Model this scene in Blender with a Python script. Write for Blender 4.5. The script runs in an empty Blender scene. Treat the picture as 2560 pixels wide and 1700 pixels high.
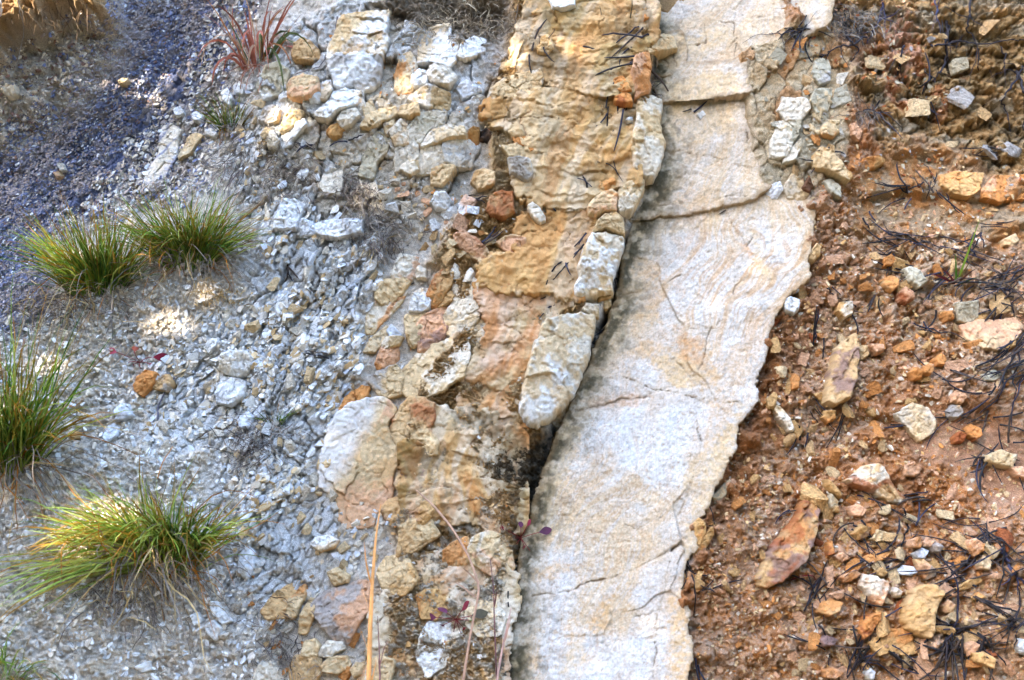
import bpy, math, random, zlib
import numpy as np
from mathutils import Vector, Matrix

R = math.radians
SC = bpy.context.scene
COL = SC.collection

# ------------------------------------------------------------------ camera
# The bank is a steep slope.  Slope frame: u to the right, v up the slope, h out of it.
SLOPE = R(62); PITCH = R(16); DIST = 2.6; LENS = 46.0
cam_data = bpy.data.cameras.new("camera"); cam = bpy.data.objects.new("camera", cam_data); COL.objects.link(cam)
cam_data.lens = LENS; cam_data.sensor_width = 36; cam_data.clip_start = 0.05; cam_data.clip_end = 500
CAMW = np.array([0.0, -math.cos(PITCH) * DIST, math.sin(PITCH) * DIST])
cam.location = CAMW; cam.rotation_euler = (R(90) - PITCH, 0, 0)
cam_data.dof.use_dof = True; cam_data.dof.focus_distance = 2.56; cam_data.dof.aperture_fstop = 3.2
SC.camera = cam

# ------------------------------------------------------------------ sky, sun, exposure
SUN_EL, SUN_AZ = R(38), R(-52)            # from the upper left, on the camera's side of the bank
world = bpy.data.worlds.new("World"); SC.world = world; world.use_nodes = True
wn = world.node_tree.nodes; wl = world.node_tree.links; wn.clear()
w_out = wn.new("ShaderNodeOutputWorld"); w_bg = wn.new("ShaderNodeBackground"); w_sky = wn.new("ShaderNodeTexSky")
w_sky.sky_type = 'NISHITA'; w_sky.sun_disc = False
w_sky.sun_elevation = SUN_EL; w_sky.sun_rotation = R(180) - SUN_AZ
w_sky.air_density = 1.0; w_sky.dust_density = 1.4; w_sky.ozone_density = 1.0
w_bg.inputs["Strength"].default_value = 0.15
wl.new(w_sky.outputs[0], w_bg.inputs["Color"]); wl.new(w_bg.outputs[0], w_out.inputs["Surface"])
# direction towards the sun
SUN_DIR = Vector((math.sin(SUN_AZ) * math.cos(SUN_EL), -math.cos(SUN_AZ) * math.cos(SUN_EL), math.sin(SUN_EL)))
sun_data = bpy.data.lights.new("sun", 'SUN'); sun = bpy.data.objects.new("sun", sun_data); COL.objects.link(sun)
sun_data.energy = 2.0; sun_data.angle = R(0.5); sun_data.color = (1.0, 0.91, 0.78)
sun.rotation_euler = SUN_DIR.to_track_quat('Z', 'Y').to_euler(); sun.location = SUN_DIR * 30
vs = SC.view_settings
SC.display_settings.display_device = 'sRGB'
vs.view_transform = 'Standard'; vs.look = 'None'; vs.gamma = 1; vs.use_curve_mapping = False
vs.exposure = 3.78
SC.cycles.max_bounces = 6; SC.cycles.diffuse_bounces = 2; SC.cycles.transparent_max_bounces = 6

# ------------------------------------------------------------------ slope coordinates
EU = np.array([1.0, 0, 0]); EV = np.array([0, math.cos(SLOPE), math.sin(SLOPE)]); EH = np.array([0, -math.sin(SLOPE), math.cos(SLOPE)])
SROT = Matrix(((EU[0], EV[0], EH[0]), (EU[1], EV[1], EH[1]), (EU[2], EV[2], EH[2])))   # slope -> world
S3 = np.array(SROT)
CR = np.array(cam.rotation_euler.to_matrix())
CS = S3.T @ CAMW                              # camera in slope coordinates
def to_world(p): return (S3 @ np.asarray(p, float).T).T
def uv(px, py, h=0.0):
    """where the line of sight through a photo point (2560 x 1700) meets the height h above the slope"""
    px = np.asarray(px, float); py = np.asarray(py, float)
    d = np.stack([(px / 2560 - .5) * 36 / LENS, -(py - 850) / 2560 * 36 / LENS, -np.ones_like(px)], -1)
    ds = d @ (S3.T @ CR).T
    t = (h - CS[2]) / ds[..., 2]
    return CS[0] + ds[..., 0] * t, CS[1] + ds[..., 1] * t
def Z(reg, pts):
    """outline points noted in one of the 12 study regions (row, column) of the photograph"""
    ox, oy = 640 * int(reg[1]), (0, 560, 1130)[int(reg[0])]
    a = np.array([[float(c) for c in q.split(",")] for q in pts.split()])
    return a * 0.3634 + (ox, oy)
def X(pts): return np.array([[float(c) for c in q.split(",")] for q in pts.split()])

# ------------------------------------------------------------------ noise
RNG = np.random.default_rng(7)
TAB = RNG.random((8, 256, 256)).astype(np.float32)
def vn(x, y, s=0):
    xi = np.floor(x).astype(np.int64); yi = np.floor(y).astype(np.int64)
    fx = (x - xi).astype(np.float32); fy = (y - yi).astype(np.float32)
    fx = fx * fx * fx * (fx * (fx * 6 - 15) + 10); fy = fy * fy * fy * (fy * (fy * 6 - 15) + 10)
    T = TAB[s % 8]; x0 = (xi + s * 37) & 255; x1 = (x0 + 1) & 255; y0 = (yi + s * 91) & 255; y1 = (y0 + 1) & 255
    a = T[x0, y0]; b = T[x1, y0]; c = T[x0, y1]; d = T[x1, y1]
    return (a + (b - a) * fx) * (1 - fy) + (c + (d - c) * fx) * fy
def fbm(x, y, f, o=4, s=0, g=.5):
    """-1 .. 1"""
    r = 0; a = 1; n = 0
    for k in range(o):
        q = .6 * k
        r = r + a * (vn((x * math.cos(q) - y * math.sin(q)) * f, (x * math.sin(q) + y * math.cos(q)) * f, s + k) * 2 - 1); n += a; a *= g; f *= 2.03
    return r / n * 1.5
def ridg(x, y, f, o=4, s=0):
    r = 0; a = 1; n = 0
    for k in range(o):
        r = r + a * (1 - np.abs(vn(x * f, y * f, s + k) * 2 - 1)); n += a; a *= .5; f *= 2.1
    return r / n
def voro(x, y, s=0, jit=.9):
    """F1, F2, per-cell random a, b, offset from the cell's seed"""
    xi = np.floor(x).astype(np.int64); yi = np.floor(y).astype(np.int64)
    f1 = np.full(x.shape, 9., np.float32); f2 = f1.copy(); ra = np.zeros_like(f1); rb = ra.copy(); dx = ra.copy(); dy = ra.copy()
    A, B, C_, D_ = TAB[s % 8], TAB[(s + 1) % 8], TAB[(s + 2) % 8], TAB[(s + 3) % 8]
    for i in (-1, 0, 1):
        for j in (-1, 0, 1):
            cx = (xi + i + s * 53) & 255; cy = (yi + j + s * 29) & 255
            ex = (xi + i + .5 + (A[cx, cy] - .5) * jit - x).astype(np.float32); ey = (yi + j + .5 + (B[cx, cy] - .5) * jit - y).astype(np.float32)
            d = np.sqrt(ex * ex + ey * ey)
            m = d < f1
            f2 = np.where(m, f1, np.minimum(f2, d)); f1 = np.where(m, d, f1)
            ra = np.where(m, C_[cx, cy], ra); rb = np.where(m, D_[cx, cy], rb); dx = np.where(m, -ex, dx); dy = np.where(m, -ey, dy)
    return f1, f2, ra, rb, dx, dy
def sst(a, b, x):
    t = np.clip((x - a) / (b - a), 0, 1); return t * t * (3 - 2 * t)
def sdist(poly, x, y):
    """signed distance to a polygon, positive inside"""
    d = np.full(x.shape, 1e9); ins = np.zeros(x.shape, bool); n = len(poly)
    for i in range(n):
        ax, ay = poly[i]; bx, by = poly[(i + 1) % n]
        ex, ey = bx - ax, by - ay; L = ex * ex + ey * ey + 1e-12
        t = np.clip(((x - ax) * ex + (y - ay) * ey) / L, 0, 1)
        d = np.minimum(d, (x - ax - t * ex) ** 2 + (y - ay - t * ey) ** 2)
        c = (ay > y) != (by > y)
        if c.any():
            xx = ax + (y - ay) / (by - ay if by != ay else 1e-12) * ex
            ins ^= c & (x < xx)
    d = np.sqrt(d); return np.where(ins, d, -d)
def ldist(line, x, y):
    d = np.full(x.shape, 1e9)
    for i in range(len(line) - 1):
        ax, ay = line[i]; bx, by = line[i + 1]; ex, ey = bx - ax, by - ay; L = ex * ex + ey * ey + 1e-12
        t = np.clip(((x - ax) * ex + (y - ay) * ey) / L, 0, 1)
        d = np.minimum(d, (x - ax - t * ex) ** 2 + (y - ay - t * ey) ** 2)
    return np.sqrt(d)
def rot(x, y, deg):
    """coordinates along / across a direction deg from horizontal"""
    c, s = math.cos(R(deg)), math.sin(R(deg)); return x * c + y * s, -x * s + y * c

def L3(*c): return np.array([((v / 255 + .055) / 1.055) ** 2.4 if v / 255 > .04045 else v / 255 / 12.92 for v in c])
PAL = dict(W=L3(236, 233, 226), P=L3(228, 214, 190), T=L3(208, 168, 116), Y=L3(210, 165, 106), O=L3(204, 138, 76), R=L3(160, 90, 50), K=L3(218, 168, 128),
           G=L3(172, 164, 154), N=L3(190, 178, 150), B=L3(98, 74, 54), V=L3(142, 112, 100), D=L3(44, 38, 34), S=L3(124, 130, 158), M=L3(172, 158, 148), L=L3(70, 66, 46),
           E=L3(236, 222, 202), C=L3(216, 186, 140), I=L3(226, 228, 230))

# ------------------------------------------------------------------ mesh helpers
def mesh_np(name, v, faces, col=None, smooth=True):
    me = bpy.data.meshes.new(name)
    v = np.ascontiguousarray(v, np.float32); f = np.ascontiguousarray(faces, np.int32); k = f.shape[1]
    me.vertices.add(len(v)); me.vertices.foreach_set("co", v.ravel())
    me.loops.add(f.size); me.loops.foreach_set("vertex_index", f.ravel())
    me.polygons.add(len(f)); me.polygons.foreach_set("loop_start", np.arange(0, f.size, k, dtype=np.int32))
    me.polygons.foreach_set("use_smooth", np.full(len(f), smooth, bool))
    me.update(calc_edges=True)
    if col is not None:
        a = me.color_attributes.new("Col", 'FLOAT_COLOR', 'POINT')
        c = np.ones((len(v), 4), np.float32); c[:, :3] = np.clip(col, 0, 1); a.data.foreach_set("color", c.ravel())
    return me
def link(name, me, mat=None, parent=None):
    o = bpy.data.objects.new(name, me); COL.objects.link(o)
    if mat is not None and me is not None and len(me.materials) == 0: me.materials.append(mat)
    if parent is not None: o.parent = parent
    return o
def tag(o, label=None, cat=None, group=None, kind=None):
    if label: o["label"] = label
    if cat: o["category"] = cat
    if group: o["group"] = group
    if kind: o["kind"] = kind
    return o

# ------------------------------------------------------------------ materials (procedural)
def new_mat(name):
    m = bpy.data.materials.new(name); m.use_nodes = True; nt = m.node_tree; nt.nodes.clear()
    o = nt.nodes.new("ShaderNodeOutputMaterial"); b = nt.nodes.new("ShaderNodeBsdfPrincipled"); nt.links.new(b.outputs[0], o.inputs[0])
    return m, nt, b
def rock_mat(name, per_object=False, grain=900, gr_amt=.35, bump=.5, dist=.0012, rough=.92, speck=.25, crackle=0.0):
    m, nt, b = new_mat(name); N = nt.nodes.new; Lk = nt.links.new
    tc = N("ShaderNodeTexCoord")
    if per_object:
        src = N("ShaderNodeObjectInfo"); base = src.outputs["Color"]
        vm = N("ShaderNodeVectorMath"); vm.operation = 'ADD'; Lk(tc.outputs["Object"], vm.inputs[0])
        sc_ = N("ShaderNodeVectorMath"); sc_.operation = 'SCALE'; sc_.inputs[0].default_value = (7, 3, 5); Lk(src.outputs["Random"], sc_.inputs["Scale"]); Lk(sc_.outputs[0], vm.inputs[1])
        P = vm.outputs[0]
    else:
        src = N("ShaderNodeAttribute"); src.attribute_name = "Col"; base = src.outputs["Color"]; P = tc.outputs["Object"]
    def noise(scale, det=5, rg=.6):
        n = N("ShaderNodeTexNoise"); n.inputs["Scale"].default_value = scale; n.inputs["Detail"].default_value = det; n.inputs["Roughness"].default_value = rg; Lk(P, n.inputs["Vector"]); return n
    def ramp(i, a, c, lo, hi):
        r = N("ShaderNodeMapRange"); r.inputs[1].default_value = a; r.inputs[2].default_value = c; r.inputs[3].default_value = lo; r.inputs[4].default_value = hi; Lk(i, r.inputs[0]); return r.outputs[0]
    k = 1 / .02 if per_object else 1
    n1 = noise(60 / k if per_object else 28, 6, .65); n2 = noise(grain / k * (1 if not per_object else .25), 3, .7)
    f1 = ramp(n1.outputs["Fac"], .3, .7, 1 - gr_amt * .6, 1 + gr_amt * .5)
    f2 = ramp(n2.outputs["Fac"], .3, .7, 1 - gr_amt * 1.5, 1 + gr_amt * 1.0)
    mu = N("ShaderNodeMath"); mu.operation = 'MULTIPLY'; Lk(f1, mu.inputs[0]); Lk(f2, mu.inputs[1])
    cm = N("ShaderNodeVectorMath"); cm.operation = 'SCALE'; Lk(base, cm.inputs[0]); Lk(mu.outputs[0], cm.inputs["Scale"])
    out = cm.outputs[0]
    if speck:
        n3 = noise(420 / k, 2, .5)
        s = ramp(n3.outputs["Fac"], .62, .7, 0, speck)
        mx = N("ShaderNodeMix"); mx.data_type = 'RGBA'; Lk(s, mx.inputs[0]); Lk(out, mx.inputs[6]); mx.inputs[7].default_value = (.09, .055, .035, 1); out = mx.outputs[2]
    Lk(out, b.inputs["Base Color"]); b.inputs["Roughness"].default_value = rough; b.inputs["Specular IOR Level"].default_value = .25
    hgt = N("ShaderNodeMath"); hgt.operation = 'ADD'; Lk(n1.outputs["Fac"], hgt.inputs[0]); Lk(n2.outputs["Fac"], hgt.inputs[1]); ho = hgt.outputs[0]
    if crackle:
        v = N("ShaderNodeTexVoronoi"); v.feature = 'DISTANCE_TO_EDGE'; v.inputs["Scale"].default_value = crackle; Lk(P, v.inputs["Vector"])
        cr = ramp(v.outputs["Distance"], 0, .06, -1.2, 0); ad = N("ShaderNodeMath"); ad.operation = 'ADD'; Lk(ho, ad.inputs[0]); Lk(cr, ad.inputs[1]); ho = ad.outputs[0]
    bp = N("ShaderNodeBump"); bp.inputs["Strength"].default_value = bump; bp.inputs["Distance"].default_value = dist; Lk(ho, bp.inputs["Height"]); Lk(bp.outputs[0], b.inputs["Normal"])
    return m
M_SAND = rock_mat("sandstone", grain=800, gr_amt=.13, bump=.9, dist=.0022, speck=.24)
M_TERR = rock_mat("weathered_bank", grain=520, gr_amt=.32, bump=1.0, dist=.006, speck=.24)
M_CHIP = rock_mat("loose_stone", per_object=True, grain=700, gr_amt=.22, bump=.6, dist=.05, speck=.15)
M_GRAV = rock_mat("gravel_grain", grain=600, gr_amt=.22, bump=.5, dist=.0015, speck=.15)
def leaf_mat(name, tr=.35, rough=.55):
    m, nt, b = new_mat(name); N = nt.nodes.new; Lk = nt.links.new
    a = N("ShaderNodeAttribute"); a.attribute_name = "Col"
    tc = N("ShaderNodeTexCoord"); n = N("ShaderNodeTexNoise"); n.inputs["Scale"].default_value = 60; Lk(tc.outputs["Object"], n.inputs["Vector"])
    r = N("ShaderNodeMapRange"); r.inputs[1].default_value = .3; r.inputs[2].default_value = .7; r.inputs[3].default_value = .75; r.inputs[4].default_value = 1.25; Lk(n.outputs["Fac"], r.inputs[0])
    s = N("ShaderNodeVectorMath"); s.operation = 'SCALE'; Lk(a.outputs["Color"], s.inputs[0]); Lk(r.outputs[0], s.inputs["Scale"])
    Lk(s.outputs[0], b.inputs["Base Color"]); b.inputs["Roughness"].default_value = rough; b.inputs["Specular IOR Level"].default_value = .3
    t = N("ShaderNodeBsdfTranslucent"); Lk(s.outputs[0], t.inputs["Color"])
    mx = N("ShaderNodeMixShader"); mx.inputs[0].default_value = tr; Lk(b.outputs[0], mx.inputs[1]); Lk(t.outputs[0], mx.inputs[2])
    Lk(mx.outputs[0], nt.nodes["Material Output"].inputs[0])
    return m
M_LEAF = leaf_mat("grass_blade"); M_DRY = leaf_mat("dry_grass", .2, .7); M_WEED = leaf_mat("weed_leaf", .25, .45)
M_TWIG = leaf_mat("dark_needle", .0, .6)
# ------------------------------------------------------------------ the bank itself (terrain)
BED = 63                                       # bedding of the shattered layers, degrees from horizontal
HP = [  # large forms: photo x, y, height above the slope plane in m
    (60, 40, .02), (170, 30, .0), (60, 150, -.05), (240, 130, -.10), (420, 60, -.17), (400, 250, -.17), (250, 330, -.15), (120, 480, -.13), (40, 560, -.12), (60, 380, -.12),
    (560, 60, -.08), (480, 300, -.07), (330, 480, -.05), (640, 100, -.02), (700, 320, 0), (560, 420, -.01), (200, 720, .03), (430, 640, .03), (90, 700, -.02), (20, 900, .08),
    (300, 950, .03), (120, 1150, .08), (330, 1330, .13), (100, 1400, .15), (150, 1640, .20), (480, 1620, .10), (560, 1300, .05), (560, 900, .01), (800, 900, .01), (900, 300, .02),
    (1000, 60, -.01), (1150, 300, .0), (1000, 600, -.005), (1000, 1000, .0), (860, 1400, .02), (800, 1680, .05), (1150, 700, -.02), (1200, 1000, -.02), (1150, 1300, -.01), (1100, 1650, .02),
    (1350, 250, -.02), (1400, 600, -.03), (1280, 900, -.035), (1400, 1150, -.03), (1500, 850, -.04), (1620, 500, -.03), (1320, 1350, -.03),
    (1700, 700, .01), (1600, 1400, .01), (1800, 200, .0), (2000, 400, -.02), (2060, 700, -.05), (1960, 1000, -.05), (1850, 1300, -.04), (1780, 1600, -.03),
    (2250, 150, -.06), (2480, 120, -.10), (2500, 300, -.12), (2300, 450, -.05), (2500, 560, -.03), (2350, 800, -.02), (2250, 1100, -.01), (2500, 1050, .03), (2200, 1450, .03), (2500, 1500, .08), (2000, 1650, .02)]
_hp = np.array(HP); _hu, _hv = uv(_hp[:, 0], _hp[:, 1])
def HL(u, v):
    n = 0; w = 0
    for a, b, h in zip(_hu, _hv, _hp[:, 2]):
        g = np.exp(-((u - a) ** 2 + (v - b) ** 2) / (2 * .095 ** 2)) + 1e-9 / ((u - a) ** 2 + (v - b) ** 2 + .01); n = n + g * h; w = w + g
    return n / w
def zone(pts, soft=.02, warp=.02, u=None, v=None, s=0):
    p = X(pts); pu, pv = uv(p[:, 0], p[:, 1]); d = sdist(list(zip(pu, pv)), u, v) + fbm(u, v, 14, 4, s) * warp
    return sst(-soft, soft, d).astype(np.float32)

def steps(x, k):                               # terraces with steep risers
    f = np.floor(x * k); t = x * k - f
    return (f + sst(.0, .22, t)) / k
gu = np.concatenate([-1.24 - np.geomspace(.004, 5, 46)[::-1], np.arange(-1.24, 1.2401, .0019), 1.24 + np.geomspace(.004, 5, 46)])
gv = np.concatenate([-.92 - np.geomspace(.004, .9, 24)[::-1], np.arange(-.92, .9401, .0019), .94 + np.geomspace(.004, 2.4, 36)])
GU, GV = np.meshgrid(gu, gv); GU = GU.ravel(); GV = GV.ravel()

def build_terrain(u, v):
    zs = {}
    z = lambda n, p, soft=.02, warp=.02, s=0: zs.__setitem__(n, zone(p, soft, warp, u, v, s))
    z('shale', "300,-400 560,-400 548,0 500,110 440,210 370,310 300,400 240,470 180,530 110,560 90,640 120,760 60,830 -900,900 -900,330 0,320 100,270 210,200 280,110", .03, .03)
    z('ridge', "560,-200 548,0 500,110 440,210 370,310 300,400 240,480 330,520 420,480 480,400 520,300 560,180 640,60 640,-200", .03, .03, 1)
    z('lump', "-900,-500 250,-500 245,30 200,50 150,70 120,100 60,110 0,140 -900,160", .02, .03, 2)
    z('clay', "-900,100 240,-10 260,90 200,190 100,260 0,330 -900,400", .03, .03, 2)
    z('soil', "-900,820 60,760 160,740 250,780 330,760 430,660 560,560 640,560 650,690 600,800 500,820 470,1000 560,1080 640,1120 560,1200 560,1400 640,1500 700,1900 -900,2300", .04, .05, 3)
    z('scree', "520,180 640,200 700,420 820,460 880,560 900,700 880,900 820,1050 760,1200 860,1400 620,1560 540,1300 560,1120 380,1120 320,960 480,820 620,780 640,600 560,480", .04, .04, 4)
    z('flaky', "690,470 900,480 960,640 930,760 880,900 820,1060 760,1200 700,1500 600,1480 620,1200 640,1000 560,900 650,700 650,560", .03, .03, 5)
    z('pale', "640,120 720,20 900,0 1190,80 1240,140 1210,330 1170,480 1000,560 720,520 640,440 620,250", .03, .03, 6)
    z('thatch', "960,-300 1300,-300 1290,60 1180,130 1040,90 980,30", .03, .04, 0)
    z('ochre', "1320,-300 1660,-300 1650,60 1640,200 1600,460 1500,640 1460,780 1360,1000 1380,1140 1300,1440 1280,2000 880,2000 950,1500 1000,1200 1000,1060 1150,760 1060,660 1130,560 1190,480 1215,330 1250,160", .02, .025, 1)
    z('slabz', "1640,-300 2060,-300 2040,10 1960,90 1850,145 1860,240 1890,360 1910,450 2000,500 2000,640 1900,860 1850,1040 1720,1300 1690,1900 1280,1900 1300,1440 1340,1240 1470,930 1560,640 1650,440", .01, .01, 2)
    z('debris', "2040,-300 4000,-300 4000,2400 1690,2400 1700,1480 1720,1330 1790,1180 1850,1000 1900,860 1990,680 2020,480 1960,420 1890,250 1930,120", .02, .03, 3)
    z('flk', "1850,140 2060,20 2150,130 2130,330 2060,480 1990,500 1920,470 1890,330 1860,230", .02, .03, 5)
    z('strata', "2100,-300 4000,-300 4000,460 2560,430 2420,480 2330,380 2200,320 2110,200 2160,100", .03, .05, 4)
    z('ledge', "2150,430 2330,340 2560,440 4000,440 4000,640 2560,620 2380,610 2250,560 2160,560", .03, .04, 5)
    z('panel', "2360,790 2470,800 2800,760 2800,1000 2560,900 2480,880 2420,860", .01, .02, 6)
    z('panel2', "2220,1050 2320,1010 2560,1080 2800,1100 2800,1330 2560,1320 2440,1290 2400,1200 2300,1130", .02, .03, 7)
    h = HL(u, v)
    A, C = rot(u, v, BED)
    wx = fbm(u, v, 9, 3, 5) * .02; wy = fbm(u, v, 9, 3, 6) * .02
    big = fbm(u, v, 5, 4, 1); mid = fbm(u, v, 30, 4, 2); fine = fbm(u, v, 120, 4, 3) * 1.35; grit = fbm(u, v, 260, 2, 4) * 1.6
    col = np.empty((len(u), 3), np.float32); col[:] = PAL['E']
    mixc = lambda w, c: col.__setitem__(slice(None), col + (c - col) * np.clip(w, 0, 1)[:, None])
    hz = mid * .004 + fine * .0025 + grit * .0008
    # soil
    w = zs['soil']
    hs = mid * .008 + fine * .004 + grit * .0026 + np.maximum(ridg(u, v, 24, 4, 2) - .55, 0) * .012
    f1, f2, ra, rb, dx, dy = voro(u * 85 + mid * .3, v * 85, 3)
    hs += np.where(ra > .55, np.maximum(.42 - f1, 0) * .014, 0)
    mixc(w, PAL['E'] * (1.05 + .2 * mid + .1 * fine)[:, None]); mixc(w * sst(.1, .6, mid + fine) * .5, PAL['C']); mixc(w * (ra > .7) * sst(.42, .3, f1) * .8, PAL['W'])
    h0 = hz * (1 - w) + hs * w
    # loose pale scree
    w = zs['scree'] * (1 - zs['pale'])
    f1, f2, ra, rb, dx, dy = voro((A + wx) * 34, (C + wy) * 62, 1)
    hs = (ra * .010 + (dx * (rb - .5) + dy * (ra - .5)) * .02 - np.exp(-(f2 - f1) / .10) * .010) + fine * .002
    h0 = h0 * (1 - w) + hs * w
    cc = PAL['W'] * (.82 + .25 * rb)[:, None]; mixc(w, cc); mixc(w * (ra > .86) * .7, PAL['C']); mixc(w * sst(.12, .0, f2 - f1) * .75, PAL['E'] * .75)
    mixc(w * sst(.25, .8, big + fine * .4) * .6, PAL['E'])
    c1, c2, ca, cb, cx_, cy_ = voro((A + wx + fine * .004) * 62, (C + wy + fine * .004) * 110, 7); chp = ca * .004 + (cx_ * (cb - .5) + cy_ * (ca - .5)) * .008
    wx = wx + fine * .003; wy = wy + fine * .003
    # flaky beds standing on edge
    w = np.clip(zs['flaky'] * 1.0, 0, 1)
    f1, f2, ra, rb, dx, dy = voro((A + wx) * 20, (C + wy * .5) * 74, 2)
    g1, g2, sa, sb, ex, ey = voro((A + wx) * 9, (C + wy) * 20, 6)
    hs = ra * .020 + sb * .024 + (dx * (rb - .5) + dy * (ra - .5)) * .022 + (ex * (sa - .5) + ey * (sb - .5)) * .03 - np.exp(-(f2 - f1) / .05) * .010 - np.exp(-(g2 - g1) / .022) * .015 + fine * .0028 + grit * .0014 + chp
    h0 = h0 * (1 - w) + hs * w
    mixc(w, PAL['W'] * (.95 + .15 * ra)[:, None]); mixc(w * (sb > .75) * .45, PAL['P']); mixc(w * np.maximum(sst(.10, .0, f2 - f1), sst(.05, 0, g2 - g1)) * .4, L3(110, 98, 88))
    # pale blocky bed
    w = zs['pale']
    g1, g2, sa, sb, ex, ey = voro((A + wx) * 7.5, (C + wy) * 12, 0)
    f1, f2, ra, rb, dx, dy = voro((A + wx) * 22, (C + wy) * 36, 4)
    hs = sb * .026 + (ex * (sa - .5) + ey * (sb - .5)) * .05 + ra * .005 - np.exp(-(g2 - g1) / .018) * .022 - np.exp(-(f2 - f1) / .03) * .008 * (rb > .5) + fine * .0028 + grit * .001 + (dx * (rb - .5) + dy * (ra - .5)) * .014 + chp * .5
    h0 = h0 * (1 - w) + hs * w
    mixc(w, PAL['P'] * (.8 + .3 * sa)[:, None]); mixc(w * sst(.45, .7, sb + mid * .3) * .8, PAL['W']); mixc(w * sst(.3, .6, mid) * .4, PAL['T']); mixc(w * sst(.03, .0, g2 - g1) * .8, L3(70, 60, 48))
    # blue shale chips in the gully, grey strata on its side
    w = np.clip(zs['shale'] + zs['ridge'], 0, 1)
    A2, C2 = rot(u, v, 52)
    f1, f2, ra, rb, dx, dy = voro((A2 + wx) * 55, (C2 + wy) * 105, 5)
    st = fbm(A2 * .22, C2, 40, 4, 3); hs = st * .012 + ra * .005 + (dx * (rb - .5) + dy * (ra - .5)) * .012 - np.exp(-(f2 - f1) / .12) * .004 + mid * .006
    h0 = h0 * (1 - w) + hs * w
    mixc(zs['shale'], PAL['S'] * (.5 + .8 * rb)[:, None]); mixc(zs['shale'] * sst(.62, .8, ra + big * .25) * .8, PAL['M']); mixc(zs['shale'] * (ra > .93) * .6, L3(176, 172, 176))
    mixc(zs['shale'] * sst(.1, .9, -big - st * .4) * .5, L3(74, 78, 104))
    mixc(zs['ridge'] * .9, PAL['M'] * (.75 + .4 * rb)[:, None]); mixc(zs['ridge'] * sst(.1, .6, -st) * .7, L3(88, 84, 98)); mixc(zs['ridge'] * sst(.1, .6, st) * .4, L3(188, 172, 152))
    # clay and the lump of earth with roots
    w = zs['clay']; h0 = h0 * (1 - w) + (mid * .010 + fine * .004 + grit * .001) * w; mixc(w, PAL['E'] * (.78 + .2 * mid)[:, None])
    w = zs['lump']; hs = .05 + ridg(u, v, 16, 5, 3) * .07 + fine * .008 + mid * .02; h0 = h0 * (1 - w) + hs * w; mixc(w, L3(206, 166, 116) * (.8 + .35 * mid)[:, None])
    w = zs['thatch']; h0 += w * (mid * .01 + fine * .006); mixc(w, L3(150, 132, 108) * (.85 + .3 * mid)[:, None])
    # ochre bed: scaly, broken by wavy cracks
    w = zs['ochre']
    q = fbm(u * .7, v * 1.3, 11, 4, 2) + v * 1.2
    hs = .020 + (steps(q, 16) - q) * .25 + fine * .004 + mid * .008 + ridg(u, v, 30, 4, 2) * .012
    f1, f2, ra, rb, dx, dy = voro((u + wx * 1.5) * 16, (v + wy) * 30, 7)
    hs += ra * .006 - np.exp(-(f2 - f1) / .04) * .006
    h0 = h0 * (1 - w) + hs * w
    mixc(w, PAL['Y'] * (.95 + .2 * mid + .12 * fine)[:, None]); mixc(w * sst(-.1, .5, big + mid * .5), PAL['C']); mixc(w * sst(.15, .7, -big + mid * .5) * .5, PAL['T']); mixc(w * sst(.05, .0, f2 - f1) * .3, PAL['R']); lowc = X('880,1150 1100,1200 1290,1300 1290,1720 880,1720'); lcu = uv(lowc[:, 0], lowc[:, 1]); mixc(w * sst(-.05, .05, sdist(list(zip(*lcu)), u, v) + mid * .03) * sst(-.4, .4, fine + big) * .8, PAL['P'])
    # under the slabs: damp dark joint dirt
    jl = uv(*X("1650,40 1650,240 1655,450 1600,560 1566,640 1548,760 1470,920 1400,1080 1340,1200 1300,1440 1280,1720").T); jd = ldist(list(zip(*jl)), u, v) + mid * .008
    w = zs['slabz']; h0 = h0 * (1 - w) - .035 * w; mixc(w, L3(176, 142, 98)); mixc(sst(.035, .008, jd) * sst(-.35, .2, fine + mid), L3(58, 54, 38)); h0 -= sst(.035, .006, jd) * .035
    bl = X("1390,1080 1340,1090 1250,1130 1240,1180 1290,1210 1330,1260 1300,1320 1350,1290 1390,1150"); bu = uv(bl[:, 0], bl[:, 1]); bd = sdist(list(zip(*bu)), u, v)
    mixc(sst(-.03, .02, bd + fine * .02 + mid * .02) * .9, L3(62, 56, 44))
    # orange debris
    w = zs['debris']
    f1, f2, ra, rb, dx, dy = voro(u * 70 + fine * .25, v * 80 + mid * .3, 2); g1, g2, sa, sb, ex, ey = voro(u * 24 + mid * .25, v * 28, 3)
    hs = mid * .017 + fine * .006 + grit * .0022 + ridg(u, v, 11, 5, 5) * .03 + (steps(v + u * .25 + fbm(u, v, 7, 3, 1) * .08, 9) - v - u * .25 - fbm(u, v, 7, 3, 1) * .08) * .13 + np.where(ra > .72, np.maximum(.45 - f1, 0) * .016, 0) + np.where(sa > .62, np.maximum(.42 - g1, 0) * .036, 0) + big * .01
    h0 = h0 * (1 - w) + hs * w
    mixc(w, L3(208, 146, 88) * (1.0 + .25 * mid)[:, None]); mixc(w * sst(-.5, .3, big + fine * .5 + mid * .4) * .85, L3(204, 164, 128)); mixc(w * sst(.3, .9, -big + mid * .6) * .4, PAL['R'])
    mixc(w * ((ra > .72) & (f1 < .42)) * .8, np.where((rb > .6)[:, None], L3(206, 176, 146), np.where((rb > .3)[:, None], PAL['O'], PAL['K'])))
    mixc(w * sst(.35, .6, grit) * .5, L3(214, 188, 164))
    mixc(w * sst(.0, .4, fbm(u, v, 3.2, 4, 3) + .3 * fine) * .6, L3(226, 196, 160)); mixc(w * sst(.15, .5, fbm(u, v, 4.5, 4, 7) + .3 * mid) * .55, L3(206, 132, 66))
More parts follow.
